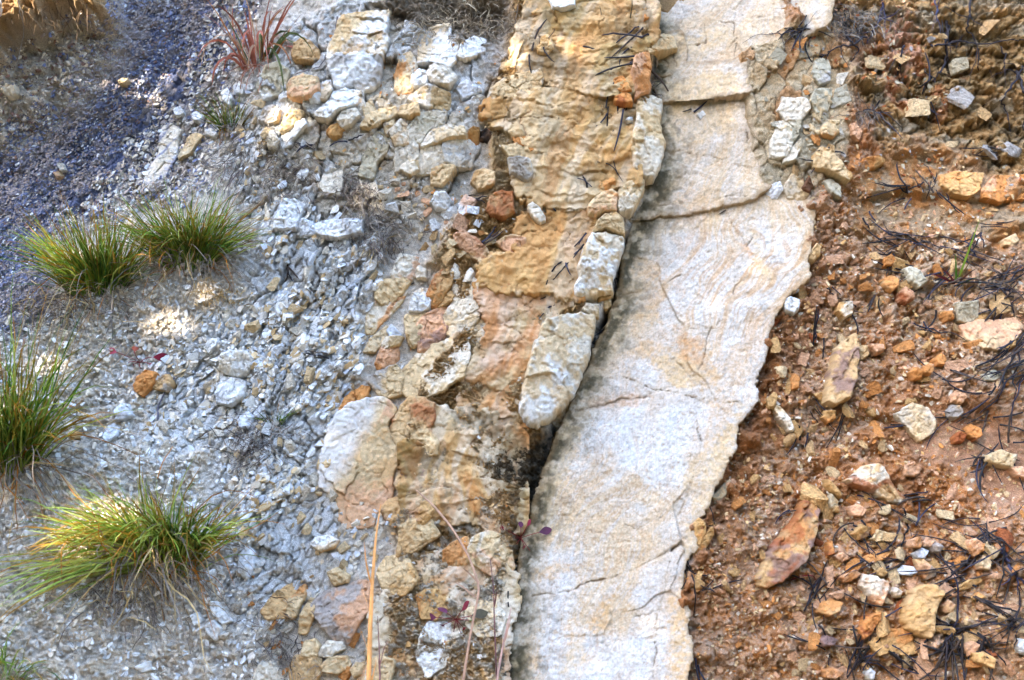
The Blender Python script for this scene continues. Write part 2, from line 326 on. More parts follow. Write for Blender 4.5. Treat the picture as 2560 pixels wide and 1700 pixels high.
    lo = X("2010,500 1990,700 1890,900 1850,1050 1790,1180 1700,1360 1700,1520 1780,1500 1860,1250 1960,1020 2060,900 2060,640"); lu = uv(lo[:, 0], lo[:, 1]); ld = sdist(list(zip(*lu)), u, v)
    mixc(sst(-.04, .03, ld + mid * .03) * w * .6, L3(192, 120, 58) * (.8 + .35 * fine)[:, None])
    rl = uv(*X('1900,420 2010,520 2005,680 1930,790 1895,910 1880,1000 1835,1085 1780,1200 1722,1330 1705,1450 1712,1720').T); rd = ldist(list(zip(*rl)), u, v); h0 = h0 + .022 * sst(.07, .0, rd) * (.6 + .8 * mid)
    w = zs['flk']; f1, f2, ra, rb, dx, dy = voro((A + wx) * 12, (C + wy) * 24, 3)
    hs = .020 + ra * .012 + (dx * (rb - .5) + dy * (ra - .5)) * .03 - np.exp(-(f2 - f1) / .03) * .006 + fine * .003 + mid * .005 + grit * .001; h0 = h0 * (1 - w) + hs * w
    mixc(w, L3(230, 206, 166) * (.86 + .2 * rb)[:, None]); mixc(w * (ra > .75) * .6, PAL['N']); mixc(w * sst(.0, .6, big + mid) * .6, PAL['T']); mixc(w * (rb > .8) * .6, PAL['O']); mixc(w * sst(.05, 0, f2 - f1) * .7, L3(84, 66, 46))
    # dark lichened strata, upper right
    w = zs['strata']
    q = v * 1.0 + u * .12 + fbm(u * .5, v, 12, 3, 4) * .035
    f1, f2, ra, rb, dx, dy = voro((u + wx * 2) * 14, (v + wy * 2 + u * .1) * 30, 6)
    hs = (steps(q, 11) - q) * .2 + ra * .020 + (dx * (rb - .5) + dy * (ra - .5)) * .03 + ridg(u, v, 16, 4, 1) * .008 + mid * .010 + fine * .008 + chp - np.exp(-(f2 - f1) / .08) * .012
    h0 = h0 * (1 - w) + hs * w
    lich = sst(-.05, .5, fbm(u, v * 1.6, 16, 5, 5) + .25 * fine + .9 * (zone("2380,-50 2700,-50 2700,420 2460,410 2380,280 2300,260 2120,200 2150,60 2300,120", .06, .04, u, v) - .55))
    mixc(w, L3(224, 178, 118) * (.85 + .25 * mid)[:, None]); mixc(w * sst(.0, .5, fbm(u, v * 2, 18, 4, 6)) * .6, L3(196, 190, 170)); mixc(w * lich * .4, L3(132, 124, 92)); mixc(w * sst(.1, .5, fbm(u, v * 1.8, 44, 4, 2)) * lich * .6, L3(50, 47, 40)); mixc(w * sst(.1, 0, f2 - f1) * .6, L3(64, 50, 36))
    mixc(sst(.1, .5, fbm(u, v, 20, 4, 1)) * zone("2120,150 2260,60 2420,120 2400,300 2260,300 2180,240", .04, .04, u, v) * .7, PAL['R'] * 1.25)
    mixc(zone("2170,20 2290,0 2300,120 2260,200 2190,120", .03, .03, u, v, 3) * sst(-.2, .3, fine), L3(214, 160, 126))
    w = zs['ledge']
    q = v + fbm(u * .5, v, 10, 4, 6) * .04 + u * -.05
    hs = (steps(q, 12) - q) * .4 + mid * .010 + fine * .004
    h0 = h0 * (1 - w) + hs * w
    mixc(w, L3(200, 152, 100) * (.88 + .2 * mid)[:, None]); mixc(w * sst(.1, .6, big + mid * .5) * .7, PAL['O']); mixc(w * sst(.2, .7, -mid + big) * .6, L3(206, 184, 150))
    for n in ('panel', 'panel2'):
        w = zs[n]; h0 = h0 * (1 - w) + w * (.014 + fine * .002 + mid * .003); mixc(w, L3(208, 158, 122) * (.92 + .12 * mid)[:, None]); mixc(w * sst(.1, .6, mid) * .5, L3(206, 176, 142))
    return h + h0, col, zs
print("terrain verts", len(GU))
GHt, GCOL, ZS = build_terrain(GU, GV)
nU, nV = len(gu), len(gv)
_i0, _i1 = np.searchsorted(gu, -1.2399), np.searchsorted(gu, 1.2399); _j0, _j1 = np.searchsorted(gv, -.9199), np.searchsorted(gv, .9399)
HD = GHt.reshape(nV, nU)[_j0:_j1, _i0:_i1]; HU0, HV0 = gu[_i0], gv[_j0]
def H(u, v):
    x = np.clip((np.asarray(u) - HU0) / .0019, 0, HD.shape[1] - 2); y = np.clip((np.asarray(v) - HV0) / .0019, 0, HD.shape[0] - 2)
    i = x.astype(int); j = y.astype(int); a = x - i; b = y - j
    return (HD[j, i] * (1 - a) + HD[j, i + 1] * a) * (1 - b) + (HD[j + 1, i] * (1 - a) + HD[j + 1, i + 1] * a) * b
def surf(px, py, lift=0.0):
    h = np.zeros_like(np.asarray(px, float)) + lift
    for _ in range(6):
        u, v = uv(px, py, h); h = .5 * h + .5 * (H(u, v) + lift)
    u, v = uv(px, py, h)
    return u, v, h
_q = (np.arange(nV - 1)[:, None] * nU + np.arange(nU - 1)[None]).ravel()
terrain = link("terrain", mesh_np("terrain", np.stack([GU, GV, GHt], 1), np.stack([_q, _q + 1, _q + nU + 1, _q + nU], 1), GCOL), M_TERR)
terrain.rotation_euler = (SLOPE, 0, 0)
tag(terrain, "steep eroded bank of shale, scree and orange earth", "bank", kind="structure")
# flat trodden ground at the foot of the bank, on which the photographer stands
_n = 60; xs = np.linspace(-1, 1, _n); xs = np.sign(xs) * (np.abs(xs) ** 2.2) * 60; zf = to_world(np.array([[0, -1.55, 0.1]]))[0]
FX, FY = np.meshgrid(xs, xs); ground_z = zf[2]
FZ = ground_z + fbm(FX.ravel(), FY.ravel(), .4, 3, 1) * .05
_q = (np.arange(_n - 1)[:, None] * _n + np.arange(_n - 1)[None]).ravel()
ground = link("ground", mesh_np("ground", np.stack([FX.ravel(), FY.ravel() - 55, FZ], 1), np.stack([_q, _q + 1, _q + _n + 1, _q + _n], 1), np.tile(L3(92, 80, 58), (_n * _n, 1))), M_TERR)
tag(ground, "flat bare earth at the foot of the bank", "ground", kind="structure")

# unseen dark hill added behind the camera to block low sky, steepening the light
_a = np.linspace(R(170), R(370), 120); _r = np.array([14, 17, 20, 24, 30.0]); _zt = np.array([-.2, 9, 17, 24, 31.0])
AA, RR = np.meshgrid(_a, _r); ZT = np.repeat(_zt[:, None], 120, 1) * (1 + .12 * np.sin(AA * 7) + .08 * np.sin(AA * 17 + 1)) * np.clip(np.sin((AA - R(170)) / R(200) * math.pi) * 3, .15, 1) * (1 - .42 * np.exp(-((AA - R(218)) / R(24)) ** 2))
HX = RR * np.cos(AA); HY = RR * np.sin(AA) - 4; _q = (np.arange(4)[:, None] * 120 + np.arange(119)[None]).ravel()
sky_blocking_hill = link("sky_blocking_hill", mesh_np("sky_blocking_hill", np.stack([HX.ravel(), HY.ravel(), ZT.ravel() + ground_z], 1), np.stack([_q, _q + 1, _q + 121, _q + 120], 1), np.tile(L3(54, 58, 40), (600, 1))), M_TERR)
tag(sky_blocking_hill, "unseen dark hill added behind the camera to block the low sky", "sky_blocking_hill", kind="structure")
# ------------------------------------------------------------------ rocks whose outline shows in the photograph
def place(name, u0, v0, h0):
    p = to_world(np.array([[u0, v0, h0]]))[0]; return p
def slab(name, poly, thick, relief, label, cat="rock", group=None, res=.0021, bw=.012, rag=.003, dome=.0, mat=None, lift=0.0, sink=.03, colour=None, seed=None, parent=None, grow=.003, pw=3.4):
    """a solid stone: outline in photo points, real thickness above the bank, steep worn sides down into it"""
    seed = zlib.crc32((name + label + str(poly[0])).encode()) % 997 if seed is None else seed
    rg = random.Random(seed)
    c = poly.mean(0); uc, vc, hc = surf(*c)
    us, vs_, hs_ = surf(poly[:, 0], poly[:, 1])
    # plane through the bank under the stone
    Am = np.stack([us - us.mean(), vs_ - vs_.mean(), np.ones(len(us))], 1); g = np.concatenate([hs_, [hc]]); Am = np.vstack([Am, [uc - us.mean(), vc - vs_.mean(), 1]])
    sol = np.linalg.lstsq(Am, g, rcond=None)[0]; sol[:2] = np.clip(sol[:2], -.5, .5)
    pl = lambda u, v: sol[0] * (u - us.mean()) + sol[1] * (v - vs_.mean()) + sol[2]
    hp = pl(us, vs_) + thick * .6 + lift
    pu, pv = uv(poly[:, 0], poly[:, 1], hp)
    x = np.arange(pu.min() - .012, pu.max() + .012, res); y = np.arange(pv.min() - .012, pv.max() + .012, res)
    U, V = np.meshgrid(x, y); sh = U.shape; U = U.ravel(); V = V.ravel()
    o1 = rg.random() * 40; o2 = rg.random() * 40
    sd = sdist(list(zip(pu, pv)), U, V) + grow + rag * (1.2 * fbm(U + o1, V, 22, 4, seed) + .9 * (voro((U + o1 + .004 * fbm(U, V, 60, 3, 2)) * 26, V * 26, seed)[2] - .5) + .3 * fbm(U + o1, V, 150, 2, seed + 1))
    t = np.clip((sd + .001) / bw, 0, 1); prof = (1 - (1 - t) ** pw) ** (1 / pw)
    gh = H(U, V)
    L = max(np.ptp(pu), np.ptp(pv))
    top = pl(U, V) + lift + thick + dome * sst(0, .5 * L, sd) + relief(U + o1, V + o2, sd, rg)
    bot = np.minimum(gh, pl(U, V) + lift) - sink
    h = bot + (np.maximum(top, bot + .004) - bot) * prof
    keep = (t > 0).reshape(sh)
    ce = keep[:-1, :-1] | keep[1:, :-1] | keep[:-1, 1:] | keep[1:, 1:]
    jj, ii = np.nonzero(ce); w = sh[1]; a = jj * w + ii
    F = np.stack([a, a + 1, a + w + 1, a + w], 1)
    used, inv = np.unique(F, return_inverse=True); F = inv.reshape(F.shape)
    cf = colour(U[used], V[used], sd[used], U[used] + o1, V[used] + o2, h[used] - top[used])
    u0, v0, h0 = float(pu.mean()), float(pv.mean()), float(pl(pu.mean(), pv.mean()) + lift)
    P = np.stack([U[used] - u0, V[used] - v0, h[used] - h0], 1)
    o = link(name, mesh_np(name, P, F, cf), mat or M_SAND, parent)
    o.location = place(name, u0, v0, h0); o.rotation_euler = (SLOPE, 0, 0)
    if label: tag(o, label, cat, group, 'thing')
    return o
def facets(amp=.35, n=4, rough=.0015, brk=.3):
    def f(u, v, sd, rg):
        cu, cv = u.mean(), v.mean(); z = None; L = max(np.ptp(u), np.ptp(v))
        for k in range(n):
            a = rg.random() * 6.283; s = amp * (.25 + rg.random()); off = (rg.random() * .4 - .05) * .04
            p = off + s * ((u - cu) * math.cos(a) + (v - cv) * math.sin(a))
            z = p if z is None else np.minimum(z, p)
        z = np.clip(z - np.percentile(z, 70), -.05, .012)
        q = 3.0 / max(L, .03); a, c = rot(u, v, rg.random() * 180); wx = fbm(u, v, 2 * q, 3, 4) * .25 / q
        f1, f2, ra, rb, dx, dy = voro((a + wx) * q, (c + wx) * q * 1.7, rg.randrange(8))
        z = z + (dx * (rb - .5) + dy * (ra - .5)) * brk / q * .75 + (ra - .5) * .07 / q - .005 * np.exp(-(f2 - f1) / .03) * (rb > .5)
        return z + rough * (fbm(u, v, 40, 4, 1) * 2.0 + fbm(u, v, 150, 3, 2) * 1.7)
    return f
def flat(rough=.0012, wav=.003):
    g = facets(.08, 3, rough, .10)
    return lambda u, v, sd, rg: g(u, v, sd, rg) + wav * fbm(u, v, 12, 3, 1)
def paint(spec, seed=0, cracks=()):
    """spec: ground colour letters, then |stripe colour@angle,spacing in mm"""
    base, *st = spec.split("|"); c = [PAL[k] for k in base]
    def f(u, v, sd, un, vn_, dh):
        m = fbm(un, vn_, 26, 4, 1); f_ = fbm(un, vn_, 150, 3, 2)
        out = np.empty((len(u), 3), np.float32); out[:] = c[0] * (.95 + .1 * rngf(seed))
        for k, cc in enumerate(c[1:]):
            w = sst(-.05, .45, fbm(un + 3 * k, vn_, 18 + 14 * k, 4, 3 + k) + .25 * f_)[:, None]; out += (cc - out) * w * .85
        for s in st:
            key, prm = s.split("@"); ang, sp = [float(q) for q in prm.split(",")]
            a, b = rot(un, vn_, ang); b = b + fbm(un, vn_, 12, 3, 6) * sp * .0011
            w = sst(.48, .85, vn(b / (sp * .001) * 2.0, a * 3, 5) + f_ * .12)[:, None]; out += (PAL[key] - out) * w * .8
        out *= (1 + .10 * m + .15 * f_ + .12 * fbm(un, vn_, 380, 2, 7))[:, None]
        return out
    return f
def rngf(seed): return random.Random(seed).random()

# --- the great pale slab, in three beds parted by joints
def lines(*ls):
    r = []
    for pts, wd, dp in ls:
        a = X(pts); u, v = uv(a[:, 0], a[:, 1], .05); r.append((list(zip(u, v)), wd, dp))
    return r
SLAB_CR = lines(("1330,1490 1420,1475 1500,1450 1560,1430 1650,1395 1710,1365", .0016, .006), ("1650,1392 1665,1385 1712,1360", .004, .01),
    ("1490,900 1560,925 1620,950 1700,975 1780,995 1850,1000", .0012, .004), ("1450,1010 1500,1000 1560,985 1630,978", .0035, .004), ("1580,710 1640,705 1700,675 1712,668", .002, .004),
    ("1790,805 1770,850 1760,900 1740,935 1700,890", .0016, .005), ("1730,807 1790,808 1860,812", .001, .003), ("1890,680 1850,700 1820,780 1800,800", .0012, .004), ("1590,1545 1630,1530 1650,1515", .0014, .004),
    ("1560,1305 1600,1315 1640,1303", .001, .003), ("1900,560 1880,600 1850,690 1910,680", .0012, .003), ("1480,1325 1470,1290", .001, .002), ("1740,1030 1760,1100 1735,1200 1700,1300", .0012, .003), ("1640,1700 1640,1560 1680,1400", .0014, .003),
    ("1650,480 1760,480 1850,465 1880,468", .0012, .004), ("1715,340 1760,355 1750,385 1705,430", .0013, .004), ("1760,355 1830,375", .0009, .003), ("1830,390 1810,420 1800,470", .001, .003), ("1880,250 1885,330 1915,400", .0013, .005), ("1655,300 1690,350 1720,340", .0009, .002),
    ("1850,60 1850,20 1775,10", .001, .004), ("1680,95 1740,75 1775,70 1775,0", .0012, .005), ("1690,130 1660,95", .001, .004), ("1840,120 1830,100 1860,60 1850,140", .001, .004), ("1700,130 1690,85 1670,60", .0012, .005))
def slab_relief(u_, v_, sd, rg):
    f1, f2, ra, rb, dx, dy = voro((u_ + .03 * fbm(u_, v_, 7, 3, 3)) * 6, (v_ + .03 * fbm(u_, v_, 7, 3, 6)) * 5, 2)
    return (dx * (rb - .5) + dy * (ra - .5)) * .012 + ra * .002 + .006 * fbm(u_, v_, 5, 4, 1) + .0018 * fbm(u_, v_, 34, 4, 2) + .0010 * fbm(u_, v_, 150, 3, 3) - .0012 * sst(.35, .6, fbm(u_, v_, 55, 3, 7))
STAIN = [  # photo outlines of the tan and ochre stains in the pale slab
    ("1600,760 1660,770 1720,830 1780,880 1800,930 1760,960 1700,960 1650,910 1620,880 1560,860 1600,830 1690,850 1740,880 1710,830 1650,790", 'T', .8), ("1640,880 1700,870 1760,930 1740,960 1690,950", 'C', .9),
    ("1700,800 1760,840 1770,900 1720,880", 'O', .55), ("1570,600 1640,620 1700,690 1650,760 1590,720 1560,760 1540,720", 'T', .7), ("1450,980 1530,970 1640,975 1600,1000 1480,1010", 'O', .45),
    ("1470,1570 1490,1530 1520,1490 1530,1480 1540,1490 1520,1530 1510,1560 1480,1580", 'Y', 1), ("1480,1585 1510,1550 1520,1570 1490,1595", 'Y', .9), ("1300,1430 1400,1410 1500,1402 1470,1425 1330,1445", 'T', .8), ("1290,1655 1380,1635 1420,1615 1400,1640 1300,1670", 'T', .8),
    ("1310,1570 1400,1575 1460,1588 1400,1592", 'T', .7), ("1690,1200 1735,1160 1755,1180 1740,1215 1710,1225", 'C', .9), ("1400,1630 1460,1600 1470,1650 1420,1690 1390,1680", 'C', .8),
    ("1770,1000 1850,990 1850,1060 1800,1150 1770,1130", 'T', .7), ("1790,860 1880,850 1900,900 1850,990 1790,960", 'T', .6), ("1900,540 1930,640 1960,660 1940,700 1880,640", 'C', .8), ("1880,590 1900,620 1905,650 1885,625", 'O', .7),
    ("1680,1700 1670,1580 1700,1480 1730,1280 1770,1140 1850,1000 1880,1000 1800,1250 1760,1400 1760,1700", 'C', .95), ("1640,1700 1680,1500 1720,1500 1720,1700", 'Y', .65), ("1650,430 1720,420 1790,480 1750,500 1690,460", 'T', .5), ("1660,240 1760,210 1860,240 1860,300 1740,330 1660,290", 'C', .7),
    ("1660,170 1850,150 1850,210 1700,240", 'C', .9), ("1640,60 1850,20 1840,80 1700,100 1650,120", 'C', .85), ("1560,545 1700,530 1800,510 1790,545 1640,560", 'C', .6), ("1350,1130 1420,1040 1460,1060 1380,1250 1330,1260", 'C', .8), ("1340,1300 1440,1290 1400,1330 1350,1350", 'C', .6)]
_st = []
for pts, k, w in STAIN:
    a = X(pts); u, v = uv(a[:, 0], a[:, 1], .05); _st.append((list(zip(u, v)), k, w))
_je = uv(*X("1650,40 1660,240 1655,450 1600,560 1566,640 1548,760 1470,920 1400,1080 1340,1200 1300,1440 1280,1720").T, .05); _je = list(zip(*_je))
def slab_colour(u, v, sd, un, vn_, dh):
    m = fbm(u, v, 26, 4, 1); f_ = fbm(u, v, 150, 3, 2); b = fbm(u, v, 6, 4, 4)
    out = np.empty((len(u), 3), np.float32); out[:] = L3(222, 216, 205)
    mix = lambda w, c: out.__setitem__(slice(None), out + (c - out) * np.clip(w, 0, 1)[:, None])
    mix(sst(-.1, .7, b + .3 * m + .5 * sst(-.1, .3, v)) * .7, PAL['C'])
    # flow banding: bands parallel to the slab, swirled near the fold
    a_, c_ = rot(u, v, 66); sw = fbm(u, v, 5, 3, 6) * .05
    bd = fbm((c_ + sw) * 1.0, a_ * .16, 60, 4, 2)
    pv_ = sst(.26, .42, u) * sst(-.06, .08, v) * sst(.33, .2, v) * .5 + .05 * sst(-.1, .1, v)
    mix(sst(.0, .5, bd) * (.2 + pv_), L3(208, 166, 118)); mix(sst(.15, .6, -bd) * .4, L3(212, 211, 208))
    b2 = fbm(c_ + sw * 1.3 + .004 * m, a_ * .12, 210, 3, 5); mix(sst(.1, .6, b2) * (.10 + .8 * pv_), L3(190, 142, 92)); mix(sst(.2, .6, -b2) * .35, L3(216, 213, 208))
    sp = fbm(u, v, 330, 2, 1); mix(sst(.45, .7, sp + .2 * b) * .4, L3(176, 128, 80)); mix(sst(.55, .8, -sp + .25 * m) * .25, L3(120, 112, 104)); mix(sst(-.25, .1, v + .2 * b) * .25, L3(206, 184, 152)); mix(sst(-.1, .5, fbm(u, v, 11, 5, 7) + .3 * m) * .22, L3(196, 168, 130))
    for pl, k, w in _st:
        d = sdist(pl, u, v) + m * .012 + f_ * .005
        mix(sst(-.008, .010, d) * w * (.58 + .35 * f_), PAL[k])
    jd = ldist(_je, u, v)
    mix(sst(.12, .01, jd) * sst(.15, .6, fbm(u, v, 95, 4, 5) + fbm(u, v, 24, 3, 2) * .6) * .6, L3(72, 66, 54)); mix(sst(.07, .01, jd + m * .02) * .55, L3(150, 134, 94)); mix(sst(.04, .008, jd + f_ * .006 + m * .006) * sst(-.5, .1, fbm(u, v, 48, 4, 3)) * .9, L3(66, 60, 40))
    mix(sst(.5, .7, f_ + .25 * fbm(u, v, 14, 3, 1)) * .25, L3(140, 122, 104))
    mix(sst(.014, .002, sd + m * .004) * .45, L3(150, 118, 76))
    out *= (1 + .11 * f_ + .05 * m + .14 * fbm(u, v, 330, 2, 7))[:, None]
    mix(np.clip(-dh / .012, 0, 1) * .0, PAL['B'])
    return out
def with_cracks(rel, col, cr):
    def r2(u_, v_, sd, rg): return rel(u_, v_, sd, rg)
    return r2, col
def cwarp(u, v):
    return u + .004 * fbm(u, v, 22, 4, 2) + .002 * fbm(u, v, 110, 3, 5), v + .004 * fbm(u, v, 22, 4, 6) + .002 * fbm(u, v, 110, 3, 1)
def cracked(poly, label, thick, bw=.014, rag=.004, grow=.017):
    cr = SLAB_CR
    st = {}
    def rel(u_, v_, sd, rg):
        U, V = u_ - st['o1'], v_ - st['o2']; z = slab_relief(U, V, sd, rg); U, V = cwarp(U, V)
        for l, wd, dp in cr:
            d = ldist(l, U, V) + .0022 * np.abs(fbm(U, V, 90, 3, 3)); z = z - dp * .9 * np.exp(-(d / (wd * 1.1)) ** 2) * (.4 + .9 * sst(-.4, .4, fbm(U, V, 25, 3, 4)))
        return z
    def col(u, v, sd, un, vn_, dh):
        out = slab_colour(u, v, sd, un, vn_, dh); u, v = cwarp(u, v)
        for l, wd, dp in cr:
            d = ldist(l, u, v) + .0022 * np.abs(fbm(u, v, 90, 3, 3)); w = (np.exp(-(d / (wd * .9)) ** 2) * (.35 + .65 * sst(-.4, .4, fbm(u, v, 25, 3, 4))))[:, None]; out += (L3(84, 66, 48) - out) * w * .9
            w = np.exp(-(d / (wd * 5 + .004)) ** 2)[:, None]; out += (L3(200, 170, 130) - out) * w * .2
        return out
    seed = 5; rg = random.Random(seed); st['o1'] = rg.random() * 40; st['o2'] = rg.random() * 40
    return slab("sandstone_slab", poly, thick, rel, label, "rock slab", res=.0018, bw=bw, rag=rag, colour=col, seed=seed, grow=grow)
cracked(X("1560,545 1640,540 1720,528 1790,512 1860,505 1950,490 2010,500 2022,530 2018,600 2008,650 2012,690 1960,740 1930,790 1915,860 1895,910 1870,960 1880,1000 1850,1050 1835,1085 1810,1150 1780,1200 1765,1260 1722,1330 1718,1370 1705,1450 1712,1520 1712,1700 1718,1800 1725,1960 1255,1960 1262,1800 1275,1640 1290,1530 1302,1440 1312,1350 1340,1240 1362,1190 1400,1090 1432,1030 1470,930 1500,860 1530,790 1552,720 1560,640 1575,590"),
        "huge pale sandstone slab with tan swirls, running down the bank beside the dark mossy joint", .027, .0045, .006, .009)
cracked(X("1668,250 1740,250 1800,238 1862,228 1868,260 1880,340 1915,420 1925,450 1890,475 1850,490 1800,500 1700,520 1620,530 1545,540 1560,520 1600,510 1615,480 1640,455 1660,420 1672,360 1664,310"),
        "broad pale slab with branching cracks beside the tall upright block", .015, .0045, .004)
cracked(X("1650,120 1690,90 1700,130 1690,180 1640,190 1640,215 1650,225 1662,240 1740,240 1800,228 1862,220 1850,190 1848,160 1790,165 1720,175 1690,172 1640,190"),
        "grey stained tan slab wedged under the hairline purple crack", .019, .004, .004)
cracked(X("1660,-60 1650,30 1640,90 1655,120 1685,95 1698,138 1660,160 1638,185 1680,175 1730,160 1790,160 1830,148 1850,130 1880,128 1960,100 2050,60 2070,0 2080,-60"),
        "cream coloured bedrock slab at the very top, crossed by square joints", .012, .0045, .005)

# --- ochre beds in the middle
def ledge(amp=.018, k=60, tilt=0.0):
    def f(u, v, sd, rg):
        uw = u + .012 * fbm(u, v, 26, 3, 5); vw = v + .010 * fbm(u, v, 26, 4, 4) + .0025 * fbm(u, v, 110, 3, 1)
        q = vw * 1.0 + fbm(u * .6, v, 6, 4, 2) * .06 + uw * tilt
        s = (steps(q, k) - q) * (amp * k * .35) + (steps(q + .01 * fbm(u, v, 40, 3, 3), k * 2.7) - q) * amp * k * .1 + .005 * fbm(u, v, 50, 4, 1) + .0018 * fbm(u, v, 160, 3, 3) + .008 * fbm(u, v, 7, 3, 4)
        f1, f2, ra, rb, dx, dy = voro(uw * 8, vw * 27, 3)
        g1, g2, sa, sb, ex, ey = voro(uw * 20, vw * 60, 5)
        return s + ra * amp * .5 + (dx * (rb - .5) + dy * (ra - .5)) * amp * .9 + (sa > .6) * sst(.0, .12, g2 - g1) * amp * .2 - .006 * np.exp(-(f2 - f1) / .025) * (rb > .6)
    return f
def ochre(base, second, lich=0.0, band=None):
    def f(u, v, sd, un, vn_, dh):
        m = fbm(un, vn_, 26, 4, 1); f_ = fbm(un, vn_, 150, 3, 2); b = fbm(un, vn_, 7, 4, 4)
        out = np.empty((len(u), 3), np.float32); out[:] = PAL[base]
        mix = lambda w, c: out.__setitem__(slice(None), out + (c - out) * np.clip(w, 0, 1)[:, None])
        mix(sst(-.1, .5, b + .3 * m) * .85, PAL[second]); mix(sst(.3, .8, -b + .5 * m) * .45, PAL['O'])
        if band:
            a_, c_ = rot(u, v, band); q = fbm(c_ + fbm(u, v, 6, 3, 1) * .05, a_ * .25, 26, 4, 3); mix(sst(.15, .5, q) * .6, PAL['O']); mix(sst(.1, .5, -q) * .45, PAL['P'])
        f1, f2, ra, rb, dx, dy = voro((un + .012 * fbm(un, vn_, 26, 3, 5)) * 8, (vn_ + .010 * fbm(un, vn_, 26, 4, 4) + .0025 * fbm(un, vn_, 110, 3, 1)) * 27, 3)
        mix(sst(.03, .0, f2 - f1) * (rb > .6) * .6, PAL['R'] * .8); out *= (.9 + .2 * ra)[:, None]
        a2, c2 = rot(u, v, 68); q2 = fbm(c2 + .02 * fbm(u, v, 8, 3, 2), a2 * .15, 34, 4, 6); mix(sst(.1, .55, q2) * .4, PAL['O']); mix(sst(.1, .5, -q2) * .35, PAL['P'])
        if lich: mix(sst(.15, .55, fbm(u, v, 12, 4, 6) + .35 * f_) * lich, L3(70, 66, 48)); mix(sst(.3, .6, fbm(u, v, 9, 4, 2)) * lich * .7, L3(124, 122, 66))
        out *= (1 + .10 * f_ + .08 * m)[:, None]
        return out
    return f
slab("ochre_bed", X("1318,10 1400,-30 1600,-40 1640,20 1612,120 1590,180 1585,230 1500,235 1440,232 1400,228 1350,200 1300,180 1250,175 1290,130"), .008, ledge(.013, 11), "bright orange ochre bed with thin flaking ledges beneath the dark twigs", "rock bed", bw=.005, rag=.010, grow=.014, colour=ochre('Y', 'T', .45))
slab("ochre_bed", X("1225,262 1300,245 1400,238 1500,240 1580,235 1590,300 1578,370 1585,440 1540,460 1470,500 1420,518 1340,512 1300,480 1290,440 1330,420 1310,360 1290,330 1240,310 1205,290"), .009, ledge(.013, 16), "smooth tan ochre bed with a mossy upper edge below the flaking ledges", "rock bed", bw=.005, rag=.010, grow=.014, colour=ochre('Y', 'C', .3))
slab("ochre_bed", X("1310,535 1420,530 1480,540 1470,600 1440,680 1446,735 1400,745 1300,720 1205,700 1195,672 1230,660 1290,640 1300,580"), .012, ledge(.007, 9, .2), "smooth yellow ochre panel with a sloping lower lip beside the broken block chain", "rock bed", bw=.005, rag=.010, grow=.014, colour=ochre('Y', 'Y', .05))
slab("ochre_bed", X("1200,705 1300,725 1420,755 1345,800 1352,850 1315,930 1300,1015 1250,1030 1200,1015 1150,1000 1195,900 1225,800"), .004, ledge(.010, 11), "salmon orange bed with iron stains under the leaning white block", "rock bed", bw=.005, rag=.010, grow=.014, colour=ochre('C', 'K', .1, 70))
slab("ochre_bed", X("1095,1035 1180,1015 1300,1040 1310,1100 1290,1180 1310,1250 1300,1310 1240,1330 1160,1300 1080,1290 1010,1310 1010,1200 1010,1130 1090,1140"), .005, ledge(.012, 9), "lichen spotted ochre bed with curved rusty bands below the salmon bed", "rock bed", bw=.005, rag=.010, grow=.014, colour=ochre('C', 'Y', .5, 100))
slab("ochre_bed", X("950,1500 1010,1420 1100,1390 1200,1400 1290,1440 1275,1560 1265,1760 930,1760 930,1640"), .003, ledge(.012, 9), "cream and ochre bed at the bottom edge behind the dry stems", "rock bed", bw=.005, rag=.010, grow=.014, colour=ochre('C', 'P', .15, 70))
